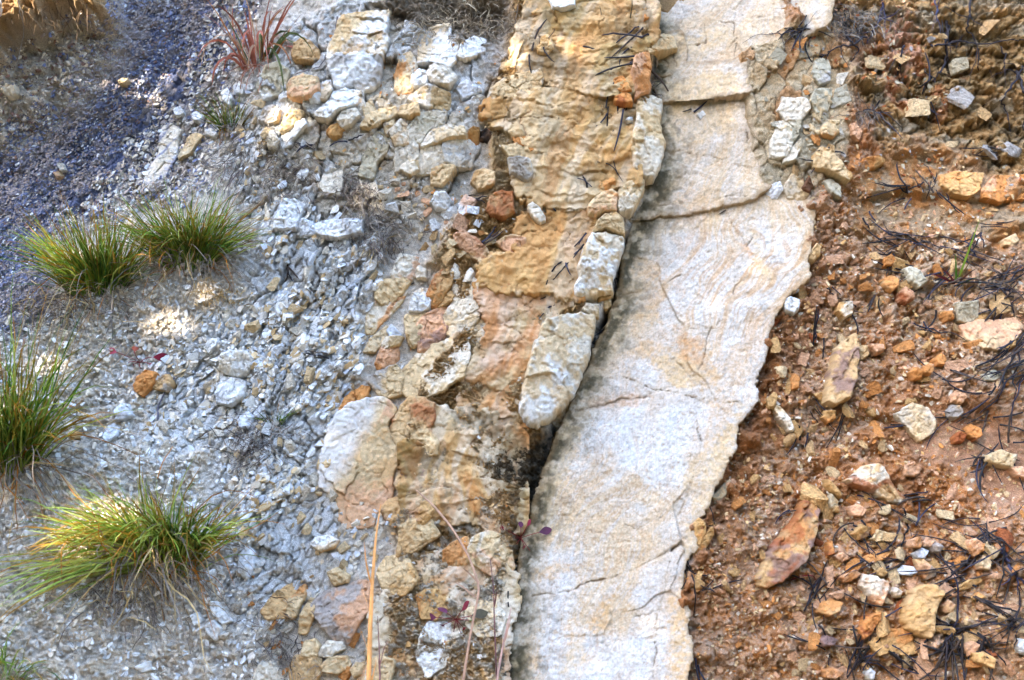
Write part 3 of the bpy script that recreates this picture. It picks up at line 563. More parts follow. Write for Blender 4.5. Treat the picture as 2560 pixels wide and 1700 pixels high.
# ------------------------------------------------------------------ single stones:  region, outline, thickness mm, paint, kind, shape, label
#  shape: f flat flake, b faceted block, r rounded lump
STONES = [
("02","860,690 880,655 960,640 1040,665 1055,720 1035,830 1040,910 1055,980 1045,1090 1020,1180 970,1240 930,1235 870,1220 825,1170 825,1080 810,990 830,870 845,760",52,"CP","block","r","tall upright tan block standing in the joint of the top slabs"),
("02","820,480 845,400 900,362 950,365 955,430 945,500 935,560 955,600 945,640 880,660 840,680 845,600 830,540",46,"KO","block","b","pinkish orange block capping the tall upright tan block"),
("02","725,1310 770,1250 880,1220 915,1235 910,1310 870,1390 830,1460 740,1470 725,1430",48,"CP","block","b","cream wedge directly under the tall upright tan block"),
("02","520,1430 560,1370 640,1310 690,1295 725,1330 720,1400 710,1460 640,1460 580,1495 530,1480",48,"CK|O@10,40","stone","r","pale lump with an orange underside beside the cream wedge"),
("02","590,1270 640,1230 700,1240 710,1290 640,1310 600,1320",40,"YO","stone","b","small orange lump resting on top of the pale lump"),
("12","550,60 580,-10 640,-75 720,-75 760,-20 775,80 640,35",42,"CY","block","b","tan cap piece at the head of the broken block chain"),
("12","550,65 640,45 740,75 775,95 770,160 740,210 735,270 720,340 690,420 690,480 590,480 560,500 480,510 440,480 430,430 450,380 440,290 460,240 500,160 520,110",62,"CPW","block","r","white block with tan top leaning in the broken block chain"),
("12","215,640 400,625 570,630 575,760 550,790 555,880 500,1000 430,1150 370,1230 260,1350 180,1400 120,1405 75,1350 50,1250 65,1160 85,1050 110,900 200,780 215,700",66,"PWC","block","r","largest white tapering block, pointed end down, beside the black crack"),
("12","270,1370 330,1290 440,1180 440,1260 400,1370 380,1410 310,1410",44,"CP","block","b","narrow grey tan sliver tucked beside the pointed tip of the tapering block"),
("12","580,480 690,475 685,510 600,520",66,"YC","stone","b","thin tan chip bridging the crack under the leaning white block"),
("12","480,590 510,550 600,550 600,640 540,630",42,"CP","stone","b","small pale cube above the largest tapering block"),
("12","620,520 680,510 690,570 650,600 625,590",46,"CC","stone","r","rounded cream pebble in the crack under the thin tan chip"),
("11","1660,130 1720,90 1770,80 1850,100 1850,170 1810,200 1760,210 1700,180",30,"KC","stone","b","pinkish flat stone lying on the yellow ochre panel"),
("11","1610,215 1700,225 1690,330 1650,380 1560,360 1550,260",34,"CY|T@80,30","block","b","tan square block at the end of the fallen log-shaped rock"),
("11","1380,80 1420,70 1500,110 1600,200 1610,230 1570,260 1520,230 1450,170 1385,130",42,"KC|R@-40,30","block","r","log-shaped pink and tan rock with a red streak"),
("02","-160,675 -130,610 -50,550 60,510 190,485 215,540 190,620 110,670 30,680 -50,735 -120,738 -160,710",40,"CT|P@20,40","flake","f","big tan flake lying on the flaking orange ledges"),
("02","5,950 70,910 150,910 195,950 200,1000 185,1040 130,1045 95,1010 20,985",50,"OO","flake","f","rusty orange flake perched above two stacked pale flakes"),
("02","-70,1010 40,990 90,1010 130,1060 130,1100 60,1080 -20,1080",58,"CP","flake","f","thin cream flake on top of the stacked pair"),
("02","-30,1090 60,1080 130,1100 150,1170 140,1220 95,1250 50,1220 -15,1190",44,"PG","block","r","grey cream block beneath the thin cream flake"),
("02","105,1360 150,1345 210,1370 245,1410 240,1430 190,1420 150,1390",62,"PP","stone","f","upper of two smooth cream pebbles near the tan bed"),
("02","105,1420 140,1395 190,1430 230,1490 230,1520 190,1535 150,1500 115,1450",46,"PP","stone","r","egg-shaped cream pebble, lower of the smooth pair"),
("02","215,1440 270,1450 330,1480 310,1490 230,1470",40,"PG","flake","f","slim grey flake poking out beside the egg-shaped pebble"),
("02","240,-20 430,-20 440,50 360,75 280,60",64,"WW","block","b","bright white block sitting at the top edge"),
("02","510,290 560,240 640,250 700,310 670,345 630,350 580,345 520,330",60,"YY","flake","f","yellow hexagonal flake lying on the orange ledges"),
("02","910,95 955,90 960,140 910,145",62,"OO","stone","b","small bright orange cube at the end of the dark twigs"),
("02","925,300 1000,260 1080,240 1110,280 1140,360 1050,375 940,370",56,"CT","block","b","triangular tan block set in the top cream slab"),
("02","100,90 160,60 205,70 150,110",60,"YY","stone","b","small yellow chip near the upper end of the orange bed"),
("02","165,330 200,260 250,245 285,290 290,330 240,370 180,365",62,"YC","stone","r","knobbly yellow lump at the upper end of the orange bed"),
("02","-20,440 20,300 70,240 100,250 60,350 20,470",55,"CP|O@65,20","flake","f","cream and orange splinter at the edge of the orange bed"),
("02","700,540 760,520 800,590 830,640 760,650 700,610",50,"OY","stone","b","orange knob beside the pinkish orange capping block"),
("02","690,670 760,640 820,660 830,720 760,730 700,710",46,"OR","stone","r","rusty rounded knob below the orange knob"),
("01","250,390 270,290 310,255 370,270 430,340 440,400 380,430 270,420",40,"TG","block","b","tan grey block just below the red grass"),
("01","210,590 240,540 330,515 420,540 430,620 380,670 280,680 215,660",44,"CK","block","r","pinkish tan boulder below the tan grey block"),
("01","500,400 510,310 560,190 600,130 680,100 850,80 915,60 910,150 870,250 905,260 890,350 870,400 720,390 560,390",36,"CWT","block","b","large tan and white block of the upper pale bed"),
("01","480,420 560,390 720,395 870,385 860,480 850,560 790,600 700,620 680,580 600,600 530,590 520,530 490,490",52,"WW|G@55,50","block","b","bright white cracked block with black speckles under the large tan block"),
("01","500,700 540,630 620,610 720,620 715,690 660,720 560,760 490,820 420,800 450,750",46,"WP|T@20,60","block","b","white slanting block with a tan lower face"),
("01","1110,440 1130,280 1190,200 1330,180 1350,260 1390,330 1380,420 1330,455 1190,420",34,"WC","block","f","broad white panel of the upper pale bed near the dry thatch"),
("01","1400,390 1420,300 1500,260 1580,280 1570,360 1440,400",34,"WP","block","f","white panel next to the broad one, against the orange bed"),
("01","960,600 960,520 990,400 1060,370 1100,440 1090,560 1060,640 980,640",30,"PCO","block","f","cream panel with an orange seam in the upper pale bed"),
("01","1070,510 1110,480 1160,500 1180,570 1100,590 1075,570",58,"WW","stone","b","loose white lump on the cream panel"),
("01","1180,510 1200,460 1340,470 1370,530 1320,580 1200,560",44,"PG","block","b","grey cream block under the broad white panel"),
("01","1040,680 1100,640 1200,600 1330,640 1330,740 1240,740 1130,720",42,"CW","block","b","cream block catching a patch of sunlight"),
("01","1390,610 1420,550 1500,580 1545,620 1480,650 1420,670",62,"IW","stone","b","bright white arrowhead stone at the edge of the orange bed"),
("01","740,740 790,690 810,760 760,800",58,"PC","stone","b","small cream chip standing above the pointed cream stone"),
("01","725,870 760,810 850,760 960,740 970,780 900,830 780,880",48,"CP","stone","b","long pointed cream stone in the middle of the pale bed"),
("01","985,780 1000,730 1110,720 1120,780 1060,800",50,"TC","stone","b","tan lump beside the sunlit cream block"),
("01","925,910 1000,830 1040,880 1040,980 960,985",52,"PW|T@0,50","block","b","five-sided cream block with a tan tip"),
("01","880,860 910,810 950,820 940,890 900,925",46,"CG","stone","r","oval tan stone beside the five-sided block"),
("01","720,1200 740,1080 830,900 930,940 900,1040 820,1100 800,1220",30,"NP","block","f","long greenish cream panel at the left side of the pale bed"),
("01","950,1100 990,990 1110,990 1110,1080 1000,1160 960,1180",34,"PN","block","f","cream panel with fine lines beside the long greenish one"),
("01","990,1160 1060,1110 1110,1110 1110,1160 1060,1200",42,"CP","stone","b","tan wedge under the finely lined cream panel"),
("01","1050,880 1120,780 1310,770 1290,850 1200,880 1130,980 1040,970",32,"PN","block","f","large greenish cream panel near the arrowhead stone"),
("01","1140,1000 1200,900 1330,860 1430,880 1440,930 1310,950 1240,970",40,"PC","block","b","cream ribbed block under the large greenish panel"),
("01","1290,990 1420,940 1490,1000 1480,1140 1380,1140 1300,1110",34,"WP","block","f","pale panel beside the orange chip and the black pebble"),
("01","1110,1200 1140,1020 1280,990 1300,1120 1270,1150 1200,1190",30,"PN","block","f","smooth cream panel above the striped tan block"),
("01","1200,1260 1210,1170 1280,1150 1360,1160 1330,1230 1280,1270",44,"CC|O@80,16","block","b","striped tan and orange block"),
("01","1485,1250 1510,1190 1570,1170 1640,1190 1630,1260 1570,1290 1530,1300",56,"TC|R@30,40","stone","r","rounded tan stone with a rusty streak near the orange bed"),
("01","1590,1440 1610,1340 1680,1310 1761,1320 1770,1450 1700,1500 1620,1480",58,"TO|R@60,50","stone","r","large rounded brown orange boulder at the foot of the tan bed"),
("01","1200,1390 1240,1330 1300,1330 1340,1380 1310,1440 1240,1440",50,"WI","stone","r","round white stone among the chips above the brown orange boulder"),
("01","1410,1400 1440,1340 1510,1380 1480,1450 1400,1490",54,"WK","stone","b","white pointed stone left of the brown orange boulder"),
("01","160,890 200,800 240,760 320,770 290,840 220,890 180,915",56,"CP","block","b","pale tilted block catching bright sunlight near the small tuft"),
("01","230,910 290,830 330,820 350,860 300,910 270,950",50,"WW","stone","b","white shard leaning on the sunlit tilted block"),
("01","490,910 520,860 560,855 595,890 570,930 530,940",56,"OY","stone","r","small orange nugget among white stones"),
("01","160,980 200,920 260,940 240,1000 180,1010",48,"WW","stone","b","white square chip below the white shard"),
("01","75,940 110,900 145,960 130,1010 85,1000",52,"PW","stone","r","white oval pebble below the small tuft"),
("01","1540,920 1580,890 1620,920 1590,965 1550,955",54,"DB","stone","r","small black pebble beside an orange chip"),
("01","1450,960 1480,890 1530,885 1520,980 1480,995",52,"OY","stone","b","orange chip next to the black pebble"),
("01","15,600 70,470 150,440 220,480 200,580 150,660 50,680",30,"NW","block","f","greenish white panel below the red grass"),
("01","370,660 420,630 445,670 430,700 380,700",54,"WI","stone","b","small white cube by the pinkish tan boulder"),
("01","450,590 470,555 510,550 515,620 480,680 450,680",46,"IC","stone","b","upright bluish white chip beside the pinkish tan boulder"),
("01","30,830 60,760 120,725 165,760 150,830 90,850",40,"CG","stone","r","tan rounded stone left of the sunlit tilted block"),
("01","560,830 590,780 680,750 710,790 650,850 590,870",42,"PG","stone","b","grey cream wedge above the orange nugget"),
("01","430,1290 470,1200 590,1190 600,1240 570,1330 470,1320",30,"PI","block","f","square pale panel between two dead grass clumps"),
("01","130,1500 200,1380 260,1370 320,1400 290,1480 270,1568 130,1568",36,"WI|G@70,20","block","b","white ribbed block below the dead grass clump"),
("01","280,1540 330,1510 390,1540 400,1610 300,1620",36,"IW","block","b","white squared block at the head of the shattered bed"),
("01","400,1530 520,1510 640,1510 740,1520 730,1600 560,1640 410,1610",34,"WI|G@75,22","block","b","long white block with upright cracks under the dead grass"),
("11","940,360 1000,220 1120,240 1110,320 1060,380 960,375",40,"PK","block","b","pinkish cream block above the dark gap"),
("11","1090,330 1120,290 1170,320 1165,370 1110,370",52,"PP","stone","r","small round cream stone beside the pinkish cream block"),
("11","840,440 880,400 1010,390 1040,400 1000,460 930,530 870,540 845,510",46,"CP","block","b","cream wedge at the upper end of the narrow tan strip"),
("11","770,740 780,600 850,520 960,500 1020,460 980,540 880,650 800,740",28,"CP|O@55,28","block","f","narrow tan strip of bedrock with orange streaks beside the dark gap"),
("11","1170,580 1200,460 1240,360 1290,320 1345,345 1330,410 1280,480 1270,520 1200,590",54,"TO|R@60,26","block","b","brown upright block with red streak right of the dark gap"),
("11","1255,570 1280,480 1330,455 1365,490 1340,530",50,"TC","stone","b","tan lump leaning on the brown upright block"),
("11","1070,580 1090,490 1150,460 1200,470 1170,560 1120,580",42,"WC","block","b","white and tan block between the dark gap and the brown block"),
("11","1310,640 1370,520 1380,400 1440,360 1525,400 1510,480 1500,560 1505,650 1440,730 1360,760 1300,730",38,"PC","block","f","big smooth cream panel beside the salmon bed"),
("11","1505,560 1570,570 1585,650 1560,760 1520,800 1470,770 1480,720 1510,660",30,"PC","flake","f","thin cream flake along the edge of the salmon bed"),
("11","1040,640 1080,590 1150,595 1170,640 1120,750 1080,830 1060,780",42,"CK","block","b","pinkish wedge below the white and tan block"),
("11","1110,720 1150,650 1300,570 1340,620 1290,760 1200,880 1130,870",40,"KV","block","r","purple grey stained boulder beside the big cream panel"),
("11","1000,1060 1030,1010 1130,900 1260,830 1400,760 1440,810 1455,900 1420,1020 1290,1110 1150,1180 1040,1180 1000,1130",48,"CP|R@65,90","flake","f","largest tan flake with a rusty stripe, below the purple grey boulder"),
("11","905,740 930,700 990,760 930,780",58,"II","stone","b","small bright white chip left of the purple grey boulder"),
("11","870,830 890,780 1010,780 980,830 870,860",44,"CP","stone","b","flat cream stone under the small bright white chip"),
("11","840,960 870,860 960,840 970,920 930,960 850,980",46,"KO","block","r","pinkish orange block left of the largest tan flake"),
("11","740,880 790,800 900,710 900,760 820,880",34,"PC","stone","f","slim cream splinter at the edge of the shattered bed"),
("11","800,1090 840,1030 960,980 1010,1050 990,1170 900,1190 850,1160",38,"CG","block","r","grey tan lump at the tip of the largest tan flake"),
("11","680,1160 730,1120 770,1130 740,1220 700,1210",48,"OY","stone","b","orange brown chip beside the long lower slab"),
("11","580,1280 620,1200 670,1160 670,1230 620,1280",44,"TO","stone","b","rusty wedge at the head of the long lower slab"),
("11","960,1340 1000,1260 1060,1210 1150,1205 1220,1240 1225,1330 1190,1400 1230,1490 1220,1560 1180,1575 980,1565 945,1490 940,1410",56,"CT|R@85,70","block","r","barrel-shaped tan boulder with a dark red band beside the long lower slab"),
("21","970,220 1010,140 1110,85 1200,85 1250,150 1190,210 1100,250 1020,270",46,"CT|V@70,50","block","r","knobbly tan lump with a purple band under the barrel-shaped boulder"),
("21","880,400 920,340 1040,320 1160,310 1210,400 1150,470 1000,480 900,440",36,"TY|V@60,70","block","r","brown tan lump with a dark purple patch below the knobbly lump"),
("21","980,700 1000,520 1060,480 1200,470 1250,560 1180,610 1080,680",42,"CT","block","b","square tan block below the brown tan lump"),
("21","850,830 900,740 1020,720 1090,870 1020,970 900,960",34,"CY","block","b","mossy tan block beside the glowing straw stem"),
("21","1120,990 1170,960 1240,970 1320,990 1330,1060 1270,1090 1230,1140 1150,1130 1140,1060",44,"YO","flake","f","notched orange flake next to the purple weed"),
("21","410,1060 500,980 700,900 760,910 760,1060 700,1180 620,1300 550,1280 480,1180",38,"KG","block","b","large pinkish grey slab behind the glowing straw stem"),
("21","300,1250 310,1130 380,1010 415,1020 390,1130 340,1240",44,"CT","stone","b","upright tan shard left of the large pinkish grey slab"),
("21","210,1120 230,1020 330,920 330,990 260,1140",40,"CO","stone","b","orange tan shard leaning beside the upright shard"),
("21","60,1100 130,1000 220,930 300,910 230,1010 200,1120 90,1130",36,"TO","block","b","rusty brown slab end left of the upright tan shard"),
("21","380,640 400,590 500,575 570,610 540,660 440,685",46,"WC|T@20,40","stone","r","rounded white stone with a tan belly in the white rubble"),
("21","500,830 560,800 640,850 630,890 540,910",42,"CG","stone","r","pale rounded stone beneath the white rubble"),
("21","1480,680 1500,600 1600,560 1720,600 1761,780 1720,860 1620,830 1500,740",44,"CK|P@100,30","block","b","split tan stone draped with dry weed stalks"),
("21","1310,690 1360,640 1450,600 1480,720 1390,780 1310,760",38,"CO","block","b","crumbly orange stone left of the split tan stone"),
("21","430,1370 500,1300 600,1310 610,1350 510,1410 440,1400",48,"PC","stone","b","cream wedge beneath the large pinkish grey slab"),
("21","440,1480 500,1420 620,1410 640,1460 560,1520 460,1510",44,"CT|O@40,30","stone","b","cream and orange block at the lower edge of the rubble"),
("21","320,1400 340,1310 400,1290 430,1330 410,1410",40,"CP","stone","b","broken cream stone left of the cream wedge"),
("21","-20,1600 30,1480 100,1470 150,1530 170,1600",40,"PP","block","r","smooth pale boulder cut off by the bottom edge"),
("21","240,1500 270,1420 400,1430 430,1500 380,1590 260,1590",38,"CT","block","b","tan block at the bottom edge beside the smooth pale boulder"),
("21","700,1568 720,1480 860,1420 930,1450 900,1568",34,"CK","block","b","pinkish tan block at the foot of the glowing straw stem"),
("21","660,1500 690,1460 740,1470 730,1520 680,1540",44,"TC","stone","r","small tan stone near the foot of the straw stem"),
("21","1460,1100 1530,1050 1650,1060 1690,1120 1660,1250 1540,1250 1470,1180",32,"PC","block","f","pale blocky stone behind the leaning dry stem"),
("21","1120,1400 1130,1290 1200,1190 1300,1200 1320,1300 1300,1440 1180,1520",24,"PW","block","f","pale cream panel below the notched orange flake"),
("21","430,110 450,10 520,-10 510,80 480,120",40,"CN","stone","b","tan chip at the edge of the long lower slab"),
("03","315,1070 370,1015 440,1050 500,1130 570,1220 545,1250 480,1210 400,1160 320,1140",50,"YC","block","b","yellow tan wedge pointing down beside the slab's upper corner"),
("03","10,1080 30,960 80,860 220,830 200,930 150,1000 120,1070 40,1095",38,"NP","flake","f","long greenish grey flake beside the upper slab"),
("03","100,1120 150,1050 200,980 210,1020 190,1090",40,"PN","flake","f","slim cream flake next to the long greenish grey one"),
("03","310,500 330,420 410,410 420,560 350,580",38,"NG","flake","f","grey green flake under the dark roots"),
("03","300,700 330,630 430,620 430,700 400,760 330,780",34,"NC","flake","f","grey flake below the other under the dark roots"),
("03","440,730 470,620 530,600 560,690",40,"GN","flake","f","pointed grey flake beside the curl of dead grass"),
("03","70,760 120,690 250,690 280,750 230,820 120,830",32,"PC","flake","f","cream flake above the long greenish grey flake"),
("03","615,1150 660,1100 760,1080 790,1105 730,1140 640,1165",50,"OY","flake","f","orange splinter above the pink earth"),
("03","390,1250 420,1230 490,1290 490,1360 440,1330",46,"NN","stone","b","greenish triangular chip beneath the yellow tan wedge"),
("03","245,1290 280,1230 300,1270 280,1320",50,"RB","stone","r","dark red chip beneath the yellow tan wedge"),
("03","1190,1210 1300,1190 1470,1200 1450,1310 1380,1350 1280,1330 1200,1270",40,"YO","block","f","orange tan ledge stone behind the forked needles"),
("03","1470,1310 1560,1220 1765,1200 1765,1370 1580,1390 1480,1360",36,"OK","block","f","broad orange ledge stone reaching the right edge"),
("03","30,850 110,830 140,870 90,890",56,"PC","flake","f","small cream chip across the long greenish grey flake"),
("03","-30,1290 70,1270 90,1310 60,1360 -30,1365",44,"WI","block","b","white cube at the upper corner of the huge slab"),
("03","110,1290 170,1200 230,1260 270,1330 230,1380 140,1360",34,"CP","block","f","tan panel beside the white cube"),
("03","290,860 330,890 360,910 340,920 300,890",48,"CC","flake","f","thin tan splinter above the yellow tan wedge"),
("03","370,880 420,830 480,840 480,910 440,940 380,920",38,"CO","block","b","orange tan lump above the yellow tan wedge"),
("03","570,860 610,840 640,900 620,960 580,930",44,"KK","stone","b","pale pink lump near the curl of dead grass"),
("13","400,1150 430,1050 450,940 470,850 560,790 590,760 610,820 625,900 610,1000 600,1100 550,1200 460,1245 400,1220",62,"TCV","block","r","long bone-shaped tan rock in the orange earth"),
("13","120,380 150,370 200,420 215,460 150,465 120,440",54,"IN","stone","b","upper of two white chips at the slab's edge"),
("13","90,520 160,500 220,520 215,590 180,630 110,600",58,"WI","stone","r","round white stone below the other white chip at the slab's edge"),
("13","470,600 480,540 580,535 580,620 520,655",58,"YP","stone","b","yellow cream cube in the orange earth"),
("13","890,480 940,430 1000,460 1010,520 950,555 900,540",52,"RK","stone","r","round red brown pebble beside the red-based weed"),
("13","1370,800 1310,700 1450,660 1700,650 1780,720 1700,800 1580,880 1480,860",30,"KC","block","f","broad pink panel near the right edge"),
("13","1290,550 1440,530 1450,650 1380,690 1300,670",36,"NC","block","f","greenish stone on the corner of the broad pink panel"),
("13","1145,930 1190,890 1230,930 1210,980 1160,975",54,"OO","stone","r","bright orange pebble above a pair of orange pebbles"),
("13","975,1020 1020,980 1070,1010 1060,1060 1000,1070",56,"OO","stone","r","darker pebble of the orange pair"),
("13","1065,990 1110,960 1140,1000 1110,1040 1070,1030",54,"OK","stone","r","lighter pebble of the orange pair"),
("13","1270,1070 1330,1050 1365,1090 1340,1130 1280,1130",54,"KK","stone","r","upper pink pebble of the pebble column"),
("13","1260,1170 1320,1130 1370,1180 1330,1235 1270,1220",54,"KT","stone","r","middle pinkish pebble of the pebble column"),
("13","1225,1290 1260,1240 1320,1250 1345,1300 1300,1345 1240,1330",58,"GT","stone","r","grey brown ball at the foot of the pebble column"),
("13","1340,1410 1390,1370 1450,1410 1460,1460 1420,1490 1360,1450",54,"OR","stone","b","red pebble touching another under the grey brown ball"),
("13","1270,1470 1320,1430 1370,1460 1340,1510 1280,1505",52,"RO","stone","r","round rust red pebble, lowest under the grey brown ball"),
("13","30,1250 70,1250 150,1340 180,1430 140,1430 80,1350",54,"PC","stone","b","pale finger-shaped stone by the slab's lower edge"),
("13","870,1310 1000,1240 1100,1260 1150,1350 1140,1430 1040,1490 960,1400",28,"PC","block","f","flat cream panel left of the rust red pebbles"),
("13","255,230 300,180 330,135 360,160 350,220 310,270 265,260",50,"YC","stone","r","curved yellow tan stone at the corner of the huge slab"),
("13","920,310 980,290 1050,340 1090,400 1030,440 970,400",42,"NP","stone","b","cream green stone above the round red brown pebble"),
("13","780,380 840,350 890,370 890,430 850,465 800,430",50,"TO","stone","b","brown angular stone beside the cream green stone"),
("13","790,240 840,215 870,260 840,290 800,290",48,"OO","stone","b","orange angular stone above the brown one"),
("13","1610,110 1700,60 1730,110 1680,150 1620,145",48,"TC","flake","f","tan flake under the forked needles at the right"),
("13","1470,1040 1550,1010 1600,1040 1560,1070 1490,1070",44,"NI","flake","f","flat pale oval flake beside the blue black needle tuft"),
("13","600,820 680,840 690,900 640,940 620,900",46,"TC","stone","b","brown wedge against the bone-shaped rock"),
("13","700,830 790,830 800,880 730,900",44,"KC","stone","b","pink chip right of the bone-shaped rock"),
("13","1200,600 1270,590 1280,660 1220,680",46,"OR","stone","r","orange stone on the corner of the broad pink panel"),
("13","1640,790 1690,770 1700,840 1640,860",46,"YO","stone","r","yellow stone against the broad pink panel"),
("13","150,1090 180,1030 210,1060 205,1130 165,1140",48,"OY","stone","r","upright orange stone left of the bone-shaped rock"),
("13","370,1330 400,1280 470,1280 470,1340 410,1370",48,"YO","stone","r","yellow brown stone under the bone-shaped rock"),
("23","-75,870 0,690 90,560 190,440 250,340 300,350 360,400 350,490 300,660 260,730 200,810 90,900 0,950 -60,935",64,"TOV|R@55,40","block","b","biggest leaning brown block, long and flat-topped, in the lower orange earth"),
("23","535,190 590,160 650,110 745,95 790,130 880,250 960,320 900,345 820,340 740,300 640,240 560,220",54,"PY|R@-25,60","block","b","boat-shaped cream stone with a dark red stripe"),
("23","930,1060 1000,940 1070,910 1160,920 1215,960 1200,1040 1140,1120 1140,1240 1110,1295 1040,1270 950,1220 930,1140",62,"TY","block","r","kidney-shaped tan boulder among the needles"),
("23","680,1310 800,1180 850,1220 950,1220 985,1290 900,1350 760,1405 700,1350",56,"YO","flake","f","orange tan flat stone below the kidney-shaped boulder"),
("23","860,1370 980,1290 1020,1380 920,1400",44,"YO","flake","f","orange corner of stone under the flat one"),
("23","620,920 650,850 740,850 830,900 820,980 780,1050 700,1020",48,"KP","block","r","pale pink lump left of the kidney-shaped boulder"),
("23","345,1100 370,1040 440,1015 510,1040 490,1090 420,1125",50,"TO","stone","r","smooth brown oval stone left of the pale pink lump"),
("23","620,1220 680,1130 780,1090 780,1140 700,1260 650,1290",46,"RO","stone","b","red brown wedge above the flat orange tan stone"),
("23","1360,610 1420,590 1490,630 1490,680 1420,720 1370,670",54,"KO","stone","b","pinkish cube above the kidney-shaped boulder"),
("23","1450,770 1490,700 1530,740 1510,810 1460,800",50,"KC","stone","b","pink upright stone beneath the pinkish cube"),
("23","885,810 930,780 1000,790 1020,830 980,850 900,840",54,"WI","stone","f","white bread-shaped stone above the kidney-shaped boulder"),
("23","1000,740 1060,740 1140,800 1160,850 1090,880 1040,830",48,"KT|G@45,50","stone","b","tan chip with a grey spot beside the white bread-shaped stone"),
("23","975,610 1020,590 1060,620 1040,660 980,650",50,"KO","stone","b","left of three pink cubes"),
("23","1060,620 1100,585 1145,610 1120,655 1070,650",52,"KP","stone","b","palest of three pink cubes"),
("23","1120,640 1160,625 1200,650 1180,690 1130,685",48,"KG","stone","r","roundest of three pink cubes"),
("23","1000,700 1050,660 1100,680 1070,735 1020,730",50,"IG","stone","r","grey white nodule under the three pink cubes"),
("23","1290,940 1380,880 1450,870 1470,890 1400,930 1310,955",50,"YC","flake","f","yellow splinter across the thick dark twig"),
("23","1390,1000 1450,965 1500,1000 1420,1015",48,"YO","flake","f","small yellow chip under the yellow splinter"),
("23","1335,1330 1400,1300 1460,1320 1440,1370 1370,1405",50,"KW","stone","b","pinkish white stone in the thickest needle tuft"),
("23","355,1290 400,1260 470,1290 450,1330 380,1335",48,"VG","stone","r","dull purple oval pebble below the brown oval stone"),
("23","380,1500 440,1480 510,1520 460,1560 390,1550",46,"KO","stone","b","orange pink chip at the lower right edge"),
("23","560,380 620,360 670,400 640,440 590,430",50,"KO","stone","b","pink orange chip below the boat-shaped stone"),
("23","450,720 510,690 560,730 510,755",50,"KK","stone","b","pale pink chip right of the biggest brown block"),
("23","500,860 590,810 640,840 560,890 520,900",48,"KO","stone","b","pink chip beneath the pale pink chip"),
("23","590,560 640,500 710,520 680,580 620,600",50,"YO|V@70,30","stone","b","yellow stone with a violet stripe"),
("23","700,600 750,540 820,560 810,610 740,620",46,"CK","stone","b","cream pink stone beside the yellow striped stone"),
("23","850,960 880,930 920,960 910,1005 860,1000",52,"KP","stone","r","round pink pebble beside the pale pink lump"),
("23","1190,1060 1230,1010 1280,1050 1270,1110 1210,1110",50,"KT","stone","r","pink brown pebble behind the kidney-shaped boulder"),
("23","670,1520 700,1480 740,1510 730,1568 680,1568",50,"NI","stone","r","greenish pebble at the bottom edge"),
("23","400,190 430,200 500,270 510,310 470,300 420,250",50,"YO","stone","r","sausage-shaped yellow stone left of the boat-shaped stone"),
("23","410,350 430,280 480,340 490,420 440,425",46,"YN","stone","r","brown yellow bean under the sausage-shaped stone"),
("23","410,620 440,610 450,700 415,710",50,"OR","stone","b","rust red brick chip right of the biggest brown block"),
("23","660,730 730,690 850,680 800,740 700,765",44,"TO","flake","f","brown flat sliver above the white bread-shaped stone"),
("23","740,820 780,795 810,830 790,860 750,850",48,"YO","stone","b","yellow nugget beside the white bread-shaped stone"),
("23","940,100 1000,70 1050,120 1010,170 940,160",42,"KO","block","f","pinkish flake above the boat-shaped stone's point"),
("23","1500,30 1600,-10 1710,20 1680,110 1580,100 1500,60",46,"CN|B@10,40","block","r","cream grey boulder held in dark needles at the right edge"),
("23","1660,110 1720,100 1780,110 1780,190 1700,170",44,"KP","block","b","pale pink stone at the right edge under the needles"),
("23","1700,1330 1750,1290 1790,1300 1790,1400 1720,1380",46,"IK","stone","r","greyish white stone cut by the right edge"),
("23","1400,1380 1480,1370 1560,1420 1540,1480 1420,1450",40,"YO","block","b","orange tan block below the pinkish white stone"),
("22","1185,640 1220,540 1290,460 1330,490 1330,560 1270,640 1210,680",50,"YO","block","b","yellow brown upright stone lying against the huge slab's edge"),
("22","1260,700 1300,620 1370,530 1380,570 1340,650 1280,720",44,"YO","block","b","slim yellow brown stone parallel to the upright one"),
("22","1115,850 1160,820 1220,870 1200,930 1140,890",52,"OY","stone","b","orange chip overhanging the huge slab's edge"),
("22","1240,920 1290,880 1320,910 1270,960",48,"OY","stone","b","orange knob right of the overhanging chip"),
("22","1390,310 1470,210 1500,200 1460,290 1400,350",40,"NC","block","f","greenish tan sliver along the slab's right edge"),
("22","475,330 500,320 505,350 485,355",52,"SD","pebble","r","tiny dark blue pebble on the white face of the huge slab"),
("22","1040,5 1080,20 1060,45 1045,30",54,"BB","pebble","b","tiny dark brown pebble on the huge slab"),
("22","190,870 220,850 245,880 220,910 200,900",54,"PI","pebble","b","white pebble lying above the long hairline crack"),
("22","525,375 550,360 570,385 540,398",50,"CC","pebble","b","pale tan chip stuck below the tiny dark blue pebble"),
("22","10,1320 40,1310 55,1345 20,1360",50,"OY","pebble","r","orange pebble at the foot of the mossy joint"),
("02","1270,800 1310,765 1330,790 1295,830",52,"WW","pebble","b","single white pebble on the broad cracked slab"),
("02","780,815 830,805 835,835 790,840",52,"WI","pebble","b","white pebble on the tan bed left of the tall upright block"),
("10","920,1110 950,1050 1000,1015 1070,1030 1050,1090 1010,1140 980,1185 940,1150",46,"OT","stone","b","single rusty brown stone on the grey scree below the red weed"),
("10","1060,1130 1100,1040 1160,1040 1180,1100 1150,1140",38,"TG","stone","b","grey brown stone beside the rusty brown one on the scree"),
("10","780,1290 830,1240 890,1250 900,1310 850,1350 800,1350",40,"IG","stone","r","round bluish white stone on the scree"),
("10","720,1470 730,1400 770,1370 810,1400 790,1450 740,1490",38,"IW","stone","b","upright bluish white stone below the round one"),
("10","1410,850 1440,800 1510,790 1490,840 1440,880",44,"WI","stone","b","white wedge above the cracked white knoll"),
